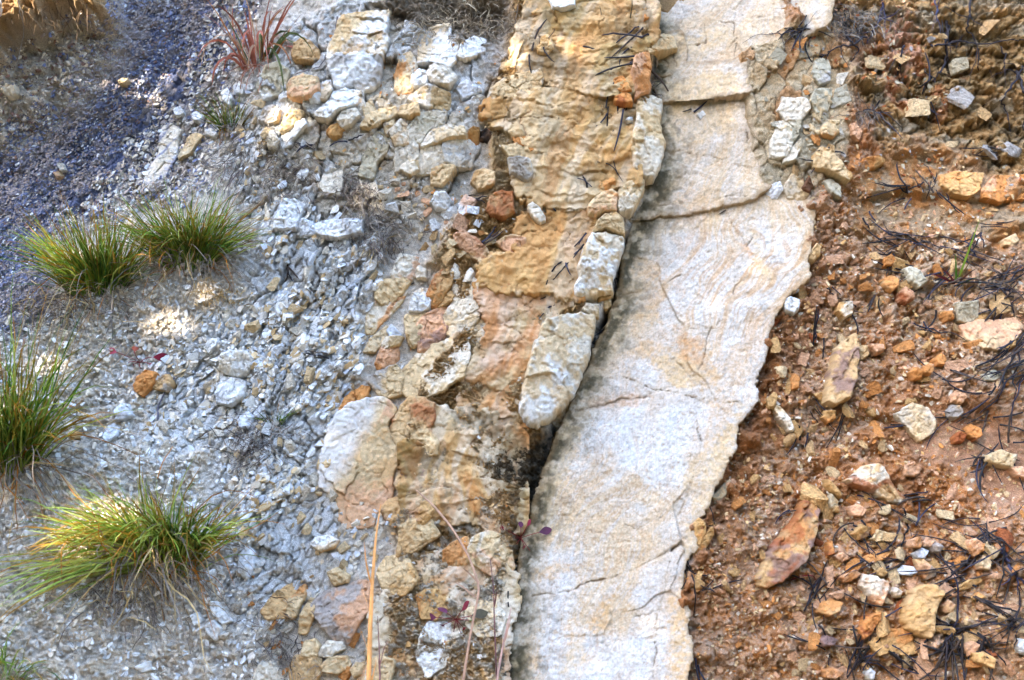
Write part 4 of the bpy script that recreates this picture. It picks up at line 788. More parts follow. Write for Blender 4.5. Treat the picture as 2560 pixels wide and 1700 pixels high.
("10","1500,1000 1520,900 1580,870 1680,870 1740,920 1700,1010 1640,1050 1540,1020",36,"WP","block","r","cracked white knoll at the edge of the scree"),
("10","1490,1160 1520,1060 1600,1060 1680,1090 1670,1180 1580,1240 1500,1230",36,"WI|G@60,24","block","b","white cracked block under the knoll"),
("10","1640,1340 1700,1300 1740,1330 1700,1400 1650,1390",44,"IW","stone","r","round white stone on the lower scree"),
("10","470,1440 500,1420 545,1440 530,1470 490,1465",46,"YO","pebble","r","small yellow brown pebble beside the left-hand grass"),
("20","1450,1040 1490,1050 1520,1110 1480,1120",48,"WW","stone","b","upper white chip in the soil below the bright grass"),
("20","1490,1120 1540,1110 1585,1160 1530,1175",48,"WW","stone","b","white chip below the upper one in the soil"),
("20","1320,1130 1360,1110 1390,1160 1340,1190",44,"IW","stone","b","square bluish white chip left of the pair in the soil"),
("20","940,1480 1020,1450 1030,1490 980,1510",44,"WW","stone","b","white chip at the bottom edge in the blurred soil"),
("20","1420,1200 1470,1170 1510,1210 1480,1280 1440,1250",42,"IW","stone","b","bluish chip under the pair of white chips"),
("20","1660,700 1700,650 1740,690 1740,790 1690,870 1650,820",34,"IN|G@70,16","block","b","upright pale ribbed bed end beside the soil"),
("00","820,560 850,540 880,555 860,575 830,575",40,"CC","stone","b","single tan stone in the blue shale gully"),
("00","20,620 50,585 100,590 110,640 60,660",40,"CP","stone","r","pale round stone at the left edge under the earth lump"),
("00","405,1130 430,1130 445,1165 420,1170",36,"PW","stone","b","cream chip in the lower blue shale"),
("00","380,1190 410,1185 425,1205 395,1220",36,"CK","stone","b","pinkish chip in the lower blue shale"),
("00","1200,760 1240,740 1260,780 1220,800",44,"WW","stone","b","white square chip on the ridge above the bright grass"),
("00","1325,790 1350,770 1385,800 1370,830 1335,820",44,"WI","stone","b","white chip left of the small spiky tuft"),
("00","1530,640 1560,610 1600,690 1580,725 1550,700",44,"WW","stone","b","upright white chip above the small spiky tuft"),
("00","1610,600 1640,585 1680,590 1670,640 1630,640",44,"IW","stone","b","white chip under the red grass"),
("00","1680,600 1720,580 1740,600 1700,620",44,"WW","stone","f","flat white chip right of the one under the red grass"),
("00","1415,900 1450,890 1490,920 1480,940 1420,930",40,"WP","stone","r","pale stone left of the spiky tuft's roots"),
("00","1130,880 1180,860 1250,900 1220,980 1210,1090 1130,1200 1050,1300 980,1290 1010,1200 1100,1060 1110,960",34,"PI|S@55,30","block","f","long bluish white panel standing above the bright grass"),
("00","1240,1090 1290,960 1350,920 1390,940 1340,1000 1300,1060",34,"CN","block","f","tan panel beside the long bluish white one"),
]
PSHAPE = dict(f=lambda: flat(.0012, .003), b=lambda: facets(.42, 5, .0015, .4), r=lambda: facets(.2, 4, .0016, .34))
GRP = dict(block="blocks broken from the beds", stone="single loose stones", flake="thin flakes of rock", pebble="small pebbles")
for k, (reg, pts, th, col, kind, shp, label) in enumerate(STONES):
    p = Z(reg, pts)
    a = .5 * abs(np.dot(p[:, 0], np.roll(p[:, 1], 1)) - np.dot(p[:, 1], np.roll(p[:, 0], 1))) ** .5      # size in photo points
    th = th * .001
    sz = (a * .00078)
    thick = min(th * .8, .012 + sz * .34) if shp != 'f' else min(th * .45, .008 + sz * .12)
    chain = reg in ('02', '12') and th > .04; right = reg in ('13', '23')
    if chain or right: thick *= 1.5
    fused = reg in ('21', '11') and kind in ('block', 'flake')
    if fused: thick *= .6
    slab("rock_" + kind if kind in ("block", "flake") else kind, p, thick, PSHAPE[shp](), label, {"block": "rock", "stone": "stone", "flake": "rock flake", "pebble": "pebble"}[kind], GRP[kind],
         res=.0012 if sz < .05 else .0017 if sz < .1 else .002, bw=dict(f=.004, b=.005, r=.010)[shp] * min(1.2, .5 + sz * 6), rag=min(.005, .0008 + sz * .04), dome=dict(f=.001, b=.003, r=.008)[shp] * min(1.5, sz * 12),
         colour=paint(col, k), seed=k + 11, sink=.02, grow=0.0005 if chain or right else .007 if fused else .003)
# the long slab low down in the rubble
def long_colour(u, v, sd, un, vn_, dh):
    out = paint("CPT|K@70,50", 3)(u, v, sd, un, vn_, dh); a, c = rot(u - u.mean(), v - v.mean(), 72); w = sst(-.012, .03, c + .012 * fbm(u, v, 26, 4, 1) - .02 + .25 * np.maximum(v - v.mean(), 0))[:, None]
    return out + (PAL['W'] * (1 + .1 * fbm(u, v, 150, 3, 2))[:, None] - out) * w * .75
slab("sandstone_slab", X("850,1030 875,1012 910,1000 960,998 985,1025 968,1065 980,1110 995,1140 980,1180 975,1250 945,1275 920,1310 870,1317 848,1300 855,1275 840,1235 800,1215 800,1180 815,1100 835,1060"), .022, flat(.0009, .002),
     "long pale and pink slab, white along one side, beside the barrel-shaped boulder", "rock slab", res=.0018, bw=.005, rag=.004, grow=.006, colour=long_colour, seed=77)
# ------------------------------------------------------------------ loose chips, pebbles and gravel
def ico(sub):
    t = (1 + 5 ** .5) / 2
    v = [(-1, t, 0), (1, t, 0), (-1, -t, 0), (1, -t, 0), (0, -1, t), (0, 1, t), (0, -1, -t), (0, 1, -t), (t, 0, -1), (t, 0, 1), (-t, 0, -1), (-t, 0, 1)]
    f = [(0, 11, 5), (0, 5, 1), (0, 1, 7), (0, 7, 10), (0, 10, 11), (1, 5, 9), (5, 11, 4), (11, 10, 2), (10, 7, 6), (7, 1, 8), (3, 9, 4), (3, 4, 2), (3, 2, 6), (3, 6, 8), (3, 8, 9), (4, 9, 5), (2, 4, 11), (6, 2, 10), (8, 6, 7), (9, 8, 1)]
    v = [np.array(p) / np.linalg.norm(p) for p in v]
    for _ in range(sub):
        c = {}; g = []
        def mid(a, b):
            k = (min(a, b), max(a, b))
            if k not in c: m = v[a] + v[b]; v.append(m / np.linalg.norm(m)); c[k] = len(v) - 1
            return c[k]
        for a, b, d in f:
            x, y, z = mid(a, b), mid(b, d), mid(d, a); g += [(a, x, z), (b, y, x), (d, z, y), (x, y, z)]
        f = g
    return np.array(v), np.array(f)
def stone_shape(rg, sub=3, cuts=9, rnd=.0, flatq=1.0):
    """a broken stone: a big ball cut down by random planes until only flat faces are left"""
    v, f = ico(sub); v = v * 1.7
    dirs = [np.array(d, float) for d in ((0, 0, 1), (0, 0, -1), (1, 0, 0), (-1, 0, 0), (0, 1, 0), (0, -1, 0))] + [rg.normal(size=3) for _ in range(cuts)]
    for n in dirs:
        n = n + rg.normal(size=3) * .28; n /= np.linalg.norm(n); d = rg.uniform(.55, 1.0) + rnd * .12
        s = v @ n; m = s > d; v[m] -= np.outer(s[m] - d, n)
    if rnd: v = v / np.linalg.norm(v, axis=1)[:, None] ** (rnd * .5)
    v *= np.array([1, rg.uniform(.45, .8), rg.uniform(.3, .55) * flatq]); v /= np.abs(v[:, 0]).max()
    nz = fbm(v[:, 0] * 3 + v[:, 2] * 2 + 9, v[:, 1] * 3 + 5, 1.0, 3, int(rg.integers(8))); v *= (1 + .05 * nz)[:, None]
    return v, f
srg = np.random.default_rng(21)
def proto(n, **k):
    r = []
    for i in range(n):
        v, f = stone_shape(srg, **k); me = mesh_np("chip_mesh", v, f, None, False); me.materials.append(M_CHIP); r.append(me)
    return r
P_CHIP = proto(16, cuts=4); P_FLAT = proto(8, cuts=3, flatq=.5); P_ROUND = proto(8, cuts=8, rnd=.6); P_SLIV = proto(10, cuts=3, flatq=.9)
for me in P_SLIV:
    me.transform(Matrix.Diagonal((1, .55, 1, 1)))
taken = []
def inside(poly, px, py): return sdist(list(map(tuple, poly)), np.asarray(px, float), np.asarray(py, float)) > 0
CLEAR = [Z(r, p) for r, p, *_ in STONES]
LAND = [((610, 150), "the red grass"), ((570, 320), "the small spiky tuft"), ((210, 640), "the rounder green tuft"), ((480, 560), "the second green tuft"), ((330, 1330), "the bright lying grass"), ((340, 880), "the red weed on the scree"), ((690, 1090), "the wiry dead clump"),
        ((350, 960), "the rusty brown stone"), ((590, 900), "the cracked white knoll"), ((930, 590), "the dead grass clump"), ((710, 440), "the upper dead grass clump"), ((890, 470), "the grey grass clump"), ((850, 340), "the orange nugget"), ((1040, 230), "the white lump"), ((730, 310), "the sunlit tilted block"),
        ((910, 1150), "the long lower slab"), ((1030, 1090), "the barrel-shaped boulder"), ((1070, 920), "the largest tan flake"), ((930, 1430), "the glowing straw stem"), ((800, 1530), "the pinkish grey slab"), ((1240, 510), "the brown orange boulder"), ((1150, 440), "the tan streaked stone"), ((960, 740), "the cream wedge"),
        ((1300, 1360), "the purple red weed"), ((1140, 1560), "the purple weed"), ((1370, 960), "the tapering white block"), ((1480, 640), "the leaning white block"), ((1280, 610), "the pinkish flat stone"), ((2110, 930), "the bone-shaped rock"), ((1970, 1370), "the biggest brown block"), ((2170, 1210), "the boat-shaped stone"),
        ((2310, 1530), "the kidney-shaped boulder"), ((2390, 700), "the red-based weed"), ((2470, 820), "the broad pink panel"), ((2400, 1000), "the pebble column"), ((2110, 780), "the yellow cream cube"), ((2080, 400), "the yellow tan wedge"), ((2020, 740), "the two white chips"), ((2270, 1360), "the pink cubes"), ((2500, 1180), "the boulder in needles"),
        ((2220, 1620), "the orange tan flat stone"), ((1960, 1040), "the finger-shaped stone"), ((2300, 1060), "the flat cream panel"), ((1760, 1330), "the upright brown stone"), ((150, 300), "the shale gully"), ((400, 420), "the grey ridge"), ((240, 960), "the sandy scree"), ((660, 1400), "the ribbed bed ends")]
def where(x, y):
    (lx, ly), n = min(LAND, key=lambda q: (q[0][0] - x) ** 2 + (q[0][1] - y) ** 2)
    dx, dy = x - lx, y - ly; d = math.hypot(dx, dy)
    far = "close" if d < 70 else "near" if d < 150 else "well away"
    w = ("below" if dy > 0 else "above") if abs(dy) > abs(dx) else ("right of" if dx > 0 else "left of")
    return {"close": "just ", "near": "", "well away": "well "}[far] + w + " " + n
SEEN = {}
def chips(poly, n, smin, smax, cols, cname, protos, group, noun, cat, align=None, tilt=.35, power=2.2, gap=.75, stand=.0):
    poly = X(poly); lo, hi = poly.min(0), poly.max(0); done = 0; tries = 0
    sizes = sorted([(smin + (smax - smin) * srg.random() ** power) for _ in range(n)], reverse=True)
    for s in sizes:
        for _ in range(40):
            x, y = srg.uniform(lo[0], hi[0]), srg.uniform(lo[1], hi[1])
            if not inside(poly, [x], [y])[0]: continue
            if any((x - a) ** 2 + (y - b) ** 2 < (gap * (s + c) * .5) ** 2 for a, b, c in taken[-700:]): continue
            if s > 16 and any(lo2[0] - 6 < x < hi2[0] + 6 and lo2[1] - 6 < y < hi2[1] + 6 and inside(q, [x], [y])[0] for q, lo2, hi2 in CLB): continue
            break
        else: continue
        taken.append((x, y, s))
        u, v, h = surf(x, y); r = s * .00078 * .5
        me = protos[srg.integers(len(protos))]
        o = bpy.data.objects.new(noun.replace(" ", "_"), me); COL.objects.link(o)
        zs = srg.uniform(.75, 1.1)
        az = (R(align) + srg.normal() * .35) if align is not None else srg.uniform(0, 6.283)
        m = SROT.to_4x4() @ Matrix.Rotation(az, 4, 'Z') @ Matrix.Rotation(srg.normal() * tilt + stand * srg.choice((-1, 1)), 4, 'X') @ Matrix.Rotation(srg.normal() * tilt, 4, 'Y')
        o.matrix_world = Matrix.Translation(Vector(to_world(np.array([[u, v, h + r * .28]]))[0])) @ m @ Matrix.Diagonal((r, r * srg.uniform(.8, 1.15), r * zs, 1))
        ci = srg.integers(len(cols)); c = PAL[cols[ci]] * srg.uniform(.82, 1.08); o.color = (*c, 1)
        szw = "large" if s > smin + .55 * (smax - smin) else "medium" if s > smin + .22 * (smax - smin) else "small"
        lab = f"{szw} {cname[cols[ci]]} {noun} {where(x, y)}"
        tag(o, lab, cat, group); done += 1
    return done
CLB = [(q, q.min(0), q.max(0)) for q in CLEAR]
WN = dict(W="white", P="cream", C="tan cream", I="bluish white", G="grey", T="tan", O="orange", Y="yellow", K="pink", R="rust red", S="slate blue", M="mauve grey", N="greenish", B="brown")
# white rubble on the left and in the middle
chips("620,200 720,300 850,430 800,470 700,400 640,420 600,300", 26, 18, 52, "WWPCI", WN, P_CHIP + P_FLAT, "loose pale chips", "rock chip", "chip", 60)
chips("930,450 1000,440 1180,520 1200,560 1100,570 960,520 920,480", 34, 18, 60, "WPPCWK", WN, P_FLAT + P_CHIP, "loose pale chips", "rock chip", "chip", 10)
chips("1040,560 1180,540 1240,600 1200,690 1120,690 1060,620", 16, 16, 52, "PCTOC", WN, P_CHIP, "loose pale chips", "rock chip", "chip", 50)
chips("660,600 960,640 940,760 890,900 860,1060 760,1180 680,1200 640,1020 600,860 650,720", 104, 18, 56, "WPWCWI", WN, P_SLIV + P_CHIP[:5], "loose pale chips", "rock chip", "chip", 62, .4)
chips("780,1180 980,1300 960,1400 820,1420 760,1380 700,1260", 50, 16, 46, "WPPCI", WN, P_CHIP, "loose pale chips", "rock chip", "chip", 50, .4)
chips("380,800 600,780 640,900 640,1100 520,1140 380,1080 300,1000", 30, 14, 40, "WPWPG", WN, P_CHIP, "loose pale chips", "rock chip", "chip", None)
chips("640,1400 900,1480 880,1690 700,1690 600,1560", 26, 16, 50, "CPTWO", WN, P_CHIP, "loose pale chips", "rock chip", "chip", 45)
chips("430,1420 600,1360 700,1500 620,1690 200,1690 150,1500", 13, 12, 36, "WIP", WN, P_CHIP, "loose pale chips", "rock chip", "chip", None)
chips("1180,1010 1010,1010 1000,1290 1060,1250 1100,1100", 0, 14, 30, "CT", WN, P_CHIP, "loose pale chips", "rock chip", "chip")
# orange debris on the right
chips("2080,1180 2300,1200 2560,1280 2560,1690 1960,1690 1900,1500 2050,1350", 118, 18, 62, "OKKCYTOKC", WN, P_CHIP + P_ROUND, "orange and pink pebbles", "rubble pebble", "pebble")
chips("2000,560 2350,560 2540,700 2400,780 2330,1040 2160,1150 1900,1120 1930,900 2010,760", 112, 15, 48, "OKYTKCTK", WN, P_CHIP + P_ROUND, "orange and pink pebbles", "rubble pebble", "pebble")
chips("1740,1340 1860,1100 1960,1040 2060,1160 1960,1260 1880,1500 1740,1560", 44, 14, 44, "OYTOK", WN, P_CHIP + P_ROUND, "orange and pink pebbles", "rubble pebble", "pebble")
chips("1960,1180 2300,1240 2560,1330 2560,1690 2000,1690", 46, 40, 95, "OYKTCRY", WN, P_CHIP, "larger rubble on the orange slope", "rubble stone", "stone", None, .4, 1.5)
chips("1960,560 2300,640 2540,740 2300,1040 2100,1160 1900,1100", 26, 34, 78, "OYKTORY", WN, P_CHIP, "larger rubble on the orange slope", "rubble stone", "stone", None, .4, 1.5)
chips("2140,100 2540,60 2540,420 2200,420", 14, 30, 90, "CTTNGC", WN, P_FLAT, "larger rubble on the orange slope", "rubble stone", "stone", 10, .4, 1.5)
chips("1960,60 2140,160 2120,330 2010,470 1920,330 1900,200", 26, 18, 52, "NPCTO", WN, P_FLAT, "orange and pink pebbles", "rubble flake", "pebble", 60)
# fine stuff nobody could count: one object per kind
gv_, gf_ = [], []
for k in range(10):
    v, f = stone_shape(srg, 2, 3); gv_.append(v); gf_.append(f)
def gravel(name, label, poly, n, smin, smax, cols, align=None, flatq=1.0, tilt=.5, clus=.5, power=2.5, streak=0):
    poly = X(poly); lo, hi = poly.min(0), poly.max(0)
    px = srg.uniform(lo[0], hi[0], n * 3); py = srg.uniform(lo[1], hi[1], n * 3)
    d = sdist(list(map(tuple, poly)), px, py) + 40 * fbm(px / 300., py / 300., 6, 3, 2)
    m = (d > 0) & (fbm(px / 1000., py / 1000., 9, 3, 4) + srg.normal(size=px.shape) * .25 > -clus * .5); px, py = px[m][:n], py[m][:n]; n = len(px)
    u, v, h = surf(px, py); s = (smin + (smax - smin) * srg.random(n) ** power) * .00078 * .5
    which = srg.integers(10, size=n); V, F, Cc = [], [], []; off = 0
    for k in range(10):
        idx = np.nonzero(which == k)[0]
        if len(idx) == 0: continue
        b = gv_[k]; f = gf_[k]; q = len(idx)
        az = (R(align) + srg.normal(size=q) * .4) if align is not None else srg.uniform(0, 6.283, q)
        tx, ty = srg.normal(size=q) * tilt, srg.normal(size=q) * tilt
        p = np.repeat(b[None] * np.array([1, 1, flatq]), q, 0)
        c, s_ = np.cos(tx)[:, None], np.sin(tx)[:, None]; y, z = p[..., 1] * c - p[..., 2] * s_, p[..., 1] * s_ + p[..., 2] * c; p[..., 1], p[..., 2] = y, z
        c, s_ = np.cos(ty)[:, None], np.sin(ty)[:, None]; x, z = p[..., 0] * c + p[..., 2] * s_, -p[..., 0] * s_ + p[..., 2] * c; p[..., 0], p[..., 2] = x, z
        c, s_ = np.cos(az)[:, None], np.sin(az)[:, None]; x, y = p[..., 0] * c - p[..., 1] * s_, p[..., 0] * s_ + p[..., 1] * c; p[..., 0], p[..., 1] = x, y
        p *= s[idx][:, None, None]; p += np.stack([u[idx], v[idx], h[idx] + s[idx] * .25], 1)[:, None, :]
        V.append(p.reshape(-1, 3)); F.append((f[None] + (np.arange(q) * len(b))[:, None, None] + off).reshape(-1, 3)); off += q * len(b)
        cc = np.array([PAL[x] for x in cols])[srg.integers(len(cols), size=q)] * srg.uniform(.75, 1.12, (q, 1))
        if streak: ka, kc = rot(u[idx], v[idx], 55); kq = fbm(kc, ka * .25, 16, 4, 3); cc = cc * (1 + streak * kq)[:, None]; cc = cc + (PAL['M'] * .95 - cc) * (sst(.05, .5, kq) * .7)[:, None]
        Cc.append(np.repeat(cc, len(b), 0))
    o = link(name, mesh_np(name, np.concatenate(V), np.concatenate(F), np.concatenate(Cc), False), M_GRAV); o.rotation_euler = (SLOPE, 0, 0)
    tag(o, label, "gravel", kind="stuff"); return o
gravel("gravel", "dark blue and mauve shale flakes filling the gully", "290,-60 560,-60 500,120 420,230 340,340 240,470 170,540 110,560 90,660 130,780 -20,860 -20,330 100,280 220,180", 15000, 4, 14, "SSSMSGMISVSM", 50, .6, .5, 3, streak=.5)
gravel("gravel", "grey brown shale flakes on the ridge beside the gully", "560,-60 680,-60 640,100 580,230 560,420 470,500 330,560 150,600 120,560 220,480 340,350 430,230 510,110", 5200, 5, 22, "MMGEISPE", 55, .5, .6, 2)
gravel("gravel", "small white chips strewn over the scree", "640,200 720,420 960,640 900,900 860,1060 780,1200 960,1290 900,1460 640,1600 600,1300 540,1100 380,1120 300,980 460,800 620,760 640,560 560,420 560,240", 2200, 6, 34, "WWIPPC", 60, .5, .5, .3)
gravel("gravel", "narrow white slivers split from the shattered bed", "660,590 960,640 940,760 890,900 860,1060 770,1180 690,1330 620,1500 600,1300 650,1020 610,860 650,720", 1700, 9, 36, "WPWCWI", 62, .75, .5, .5)
gravel("gravel", "fine pale grit over the sandy soil under the grass", "-20,820 200,760 460,680 600,640 620,1080 600,1400 720,1720 -20,1720", 7500, 4, 24, "EEPWWI", None, .8, .6, .9, 3)
gravel("gravel", "grey brown crumbs on the clay under the earth lump", "-20,110 230,30 280,120 200,220 90,320 -20,340", 1300, 5, 20, "EEGMVS", None, .8, .6, 2, 3)
gravel("gravel", "fine orange and pink grit over the earth", "2040,460 2580,560 2580,1720 1720,1720 1720,1380 1800,1180 1900,980 1990,720", 7000, 5, 20, "CKPKCTOYOPKC", None, .85, .6, .7, 2.6)
gravel("gravel", "small tan crumbs lying on the pale and ochre beds", "720,60 1200,120 1560,120 1580,460 1470,700 1330,900 1300,1400 1240,1690 900,1690 900,1000 1100,640 900,460 740,400", 1500, 5, 20, "PCTYWO", None, .7, .5, .2, 3)
gravel("gravel", "crumbs of rock among the dark strata", "2040,-20 2300,-20 2380,300 2580,440 2580,560 2040,480 1960,300", 900, 5, 20, "OTCKNGR", None, .7, .5, .3, 2.6)
# ------------------------------------------------------------------ plants
prg = np.random.default_rng(5)
class MB:
    def __init__(s): s.v = []; s.f = []; s.c = []; s.n = 0
    def ribbon(s, pts, w, col, side, cup=.0):
        """a leaf blade: points along its middle, half widths, colours"""
        k = len(pts); pts = np.asarray(pts); t = np.gradient(pts, axis=0)
        sd = np.cross(t, side); sd /= np.linalg.norm(sd, axis=1)[:, None] + 1e-9
        a = pts - sd * np.asarray(w)[:, None]; b = pts + sd * np.asarray(w)[:, None]
        s.v.append(np.stack([a, b], 1).reshape(-1, 3)); i = np.arange(k - 1) * 2 + s.n
        s.f.append(np.stack([i, i + 1, i + 3, i + 2], 1)); s.c.append(np.repeat(np.asarray(col).reshape(-1, 3) if np.ndim(col) > 1 else np.tile(col, (k, 1)), 2, 0)); s.n += 2 * k
    def tube(s, pts, r, col, sides=5):
        pts = np.asarray(pts, float); k = len(pts); t = np.gradient(pts, axis=0); t /= np.linalg.norm(t, axis=1)[:, None] + 1e-9
        ref = np.array([.31, .83, .46]); a = np.cross(t, ref); a /= np.linalg.norm(a, axis=1)[:, None] + 1e-9; b = np.cross(t, a)
        an = np.arange(sides) / sides * 2 * math.pi; r = np.broadcast_to(np.asarray(r, float), (k,))
        ring = pts[:, None] + r[:, None, None] * (np.cos(an)[None, :, None] * a[:, None] + np.sin(an)[None, :, None] * b[:, None])
        s.v.append(ring.reshape(-1, 3)); i, j = np.meshgrid(np.arange(k - 1), np.arange(sides), indexing='ij'); i = i.ravel(); j = j.ravel(); j2 = (j + 1) % sides
        s.f.append(np.stack([i * sides + j, i * sides + j2, (i + 1) * sides + j2, (i + 1) * sides + j], 1) + s.n)
        s.c.append(np.tile(col, (k * sides, 1)) if np.ndim(col) == 1 else np.repeat(np.asarray(col), sides, 0)); s.n += k * sides
    def build(s, name, mat, parent=None):
        return link(name, mesh_np(name, np.concatenate(s.v), np.concatenate(s.f), np.concatenate(s.c)), mat, parent)
def root_at(name, px, py, label, cat, group=None, lift=0.0):
    u, v, h = surf(px, py, lift); o = bpy.data.objects.new(name, None); o.empty_display_size = .05; COL.objects.link(o); o.location = to_world(np.array([[float(u), float(v), float(h)]]))[0]
    return tag(o, label, cat, group)
def grow(p, d, length, droop, n=7, wob=.0):
    """a blade's middle line: starts along d and bends under its weight"""
    p = np.array(p, float); d = np.array(d, float); d /= np.linalg.norm(d); st = length / (n - 1); out = [p.copy()]
    for k in range(n - 1):
        d = d + np.array([0, 0, -droop * (k + 1) / n]) + prg.normal(size=3) * wob; d /= np.linalg.norm(d); p = p + d * st; out.append(p.copy())
    return np.array(out)
G1, G2, G3 = L3(74, 112, 38), L3(128, 156, 56), L3(172, 186, 92); OR_, ST, GY = L3(190, 120, 30), L3(196, 168, 116), L3(150, 138, 126)
def tuft(name, px, py, label, spread, length, n_green, n_dry, lean=(0, 0, 1), wid=.0011, droop=.35, cat="grass tuft", fan=.75, greens=(G1, G1, G2, G2, G3), tips=.5, group="grass tufts", dry_hang=.6, out=EH):
    rt = root_at(name, px, py, label, cat, group)
    g = MB(); lean = np.array(lean, float); lean /= np.linalg.norm(lean)
    for k in range(n_green):
        a = prg.uniform(0, 6.283); r = prg.random() ** .5
        base = spread * r * (math.cos(a) * EU + math.sin(a) * EV * .6) - .006 * EH
        d = lean + fan * r * (math.cos(a) * EU + math.sin(a) * np.array([0, -.8, .15])) + out * .25 + prg.normal(size=3) * .16
        L = length * prg.uniform(.45, 1.1) * (1 - .15 * r); pts = grow(base, d, L, droop * prg.uniform(.3, 1.8), 7, .075)
        w = wid * prg.uniform(.7, 1.3) * np.array([.8, 1, 1, .9, .75, .5, .08]); c0 = greens[prg.integers(len(greens))] * prg.uniform(.7, 1.2); c1 = OR_ * prg.uniform(.7, 1.1) if prg.random() < tips else c0 * 1.15
        t = np.linspace(0, 1, 7)[:, None] ** (1.2 if prg.random() < .5 else 3); g.ribbon(pts, w, c0 * (1 - t) + c1 * t, prg.normal(size=3))
    g.build("green_blades", M_LEAF, rt)
    d_ = MB()
    for k in range(n_dry):
        a = prg.uniform(0, 6.283); r = prg.random() ** .5
        base = spread * r * (math.cos(a) * EU + math.sin(a) * EV * .6) - .004 * EH
        hang = prg.random() < dry_hang
        d = (np.array([0, -.45, -.5]) if hang else lean * .7) + (.9 if hang else 1.1) * (math.cos(a) * EU + math.sin(a) * np.array([0, -.6, .2])) + .5 * out + prg.normal(size=3) * .25
        L = length * (prg.uniform(.25, .6) if hang else prg.uniform(.4, 1.0)); pts = grow(base, d, L, (.5 if hang else .45) * prg.uniform(.5, 1.5), 8, .24)
        c = (ST, GY, GY * .8, OR_ * .8, L3(150, 134, 120))[prg.integers(5)] * prg.uniform(.6, 1.15); d_.ribbon(pts, wid * .8 * prg.uniform(.6, 1.2) * np.array([1, 1, 1, .9, .8, .7, .5, .15]), c, prg.normal(size=3))
    if n_dry: d_.build("dry_blades", M_DRY, rt)
    return rt
tuft("grass_tuft", 240, 735, "round green grass tuft with orange tips growing at the edge of the blue gully", .048, .22, 640, 170, (-.03, -.1, 1), droop=.16, fan=.72, wid=.0012)
tuft("grass_tuft", 470, 655, "green grass tuft with many dry hanging blades, on the sandy ledge near the ridge", .054, .195, 600, 190, (.02, -.1, 1), droop=.22, fan=.95, wid=.0011)
tuft("grass_tuft", 5, 1165, "tall green grass cut off by the picture's left edge", .065, .39, 480, 220, (.1, -.15, 1), droop=.18, fan=.5, wid=.0015)
tuft("grass_tuft", 385, 1395, "bright sunlit green grass with long blades lying over to one side", .085, .23, 600, 230, (-.2, -.2, .8), droop=.25, fan=1.05, wid=.0016, greens=(G1, G2, G2, G3, G3), tips=.45)
tuft("grass_tuft", 330, 1400, "long pale blades sweeping out of the bright sunlit grass towards the edge", .045, .30, 80, 60, (-1.3, -.5, .28), droop=.16, fan=.4, greens=(G2, G3, G3), wid=.0017)
tuft("grass_tuft", -10, 1690, "sparse out of focus grass in the bottom corner", .05, .17, 80, 50, (.15, -.4, .9), droop=.3, fan=.8)
tuft("grass_tuft", 572, 325, "small spiky tuft of green and brown blades above trailing roots", .022, .115, 90, 60, (.0, -.15, 1), wid=.0009, droop=.12, fan=.85, greens=(G1, G2, L3(112, 96, 52)), dry_hang=.85)
tuft("grass_tuft", 690, 1065, "few short green blades in a clump of wiry grey dead grass", .012, .075, 26, 14, (.0, -.2, 1), wid=.0009, droop=.12, fan=.9)
# red grass at the top: broad curling blades
rt = root_at("red_grass", 640, 165, "tuft of broad red and pink curling grass blades at the top edge", "grass tuft", "grass tufts"); g = MB()
for k in range(46):
    a = prg.uniform(0, 6.283); r = prg.random() ** .5; base = .03 * r * (math.cos(a) * EU + math.sin(a) * EV * .6) - .005 * EH
    d = np.array([0, -.2, 1]) + .55 * r * (math.cos(a) * EU + math.sin(a) * np.array([0, -.8, .1])) + prg.normal(size=3) * .1
    curl = prg.random() < .55
    pts = grow(base, d, prg.uniform(.1, .21), prg.uniform(.7, 1.2) if curl else prg.uniform(.0, .3), 10, .05)
    c = (L3(184, 116, 96), L3(164, 96, 74), L3(196, 154, 118), L3(146, 92, 74), L3(92, 104, 60), L3(190, 128, 78))[prg.integers(6)] * prg.uniform(.75, 1.15)
    g.ribbon(pts, prg.uniform(.0014, .0030) * np.array([.8, 1, 1, 1, .95, .9, .8, .65, .4, .06]), c, prg.normal(size=3))
g.build("red_blades", M_LEAF, rt); g = MB()
for k in range(26):
    pts = grow(.02 * prg.normal() * EU, np.array([prg.normal() * .6, -.5, -.6 + prg.random()]), prg.uniform(.05, .12), .5, 8, .12); g.ribbon(pts, .0009 * np.ones(8), L3(170, 120, 96) * prg.uniform(.7, 1.1), prg.normal(size=3))
g.build("dry_blades", M_DRY, rt)
# single green weed on the orange earth
rt = root_at("grass_weed", 2392, 712, "thin weed with one tall green blade and a dark red base on the orange earth", "weed"); g = MB()
for L, dx, c in ((.15, .12, G2), (.075, -.12, G1), (.06, .25, L3(110, 96, 48)), (.05, .5, L3(96, 60, 44)), (.05, -.5, L3(104, 40, 44)), (.07, -.9, L3(98, 36, 48)), (.055, -.8, L3(86, 52, 40)), (.045, .9, G1 * .8)):
    pts = grow(-.004 * EH, np.array([dx, -.25, 1 - abs(dx) * .5]), L, .1, 7, .02); g.ribbon(pts, .0022 * np.array([.9, 1, 1, .9, .7, .45, .05]), c, np.array([.2, 1, .1]))
g.build("leaf_blades", M_LEAF, rt)
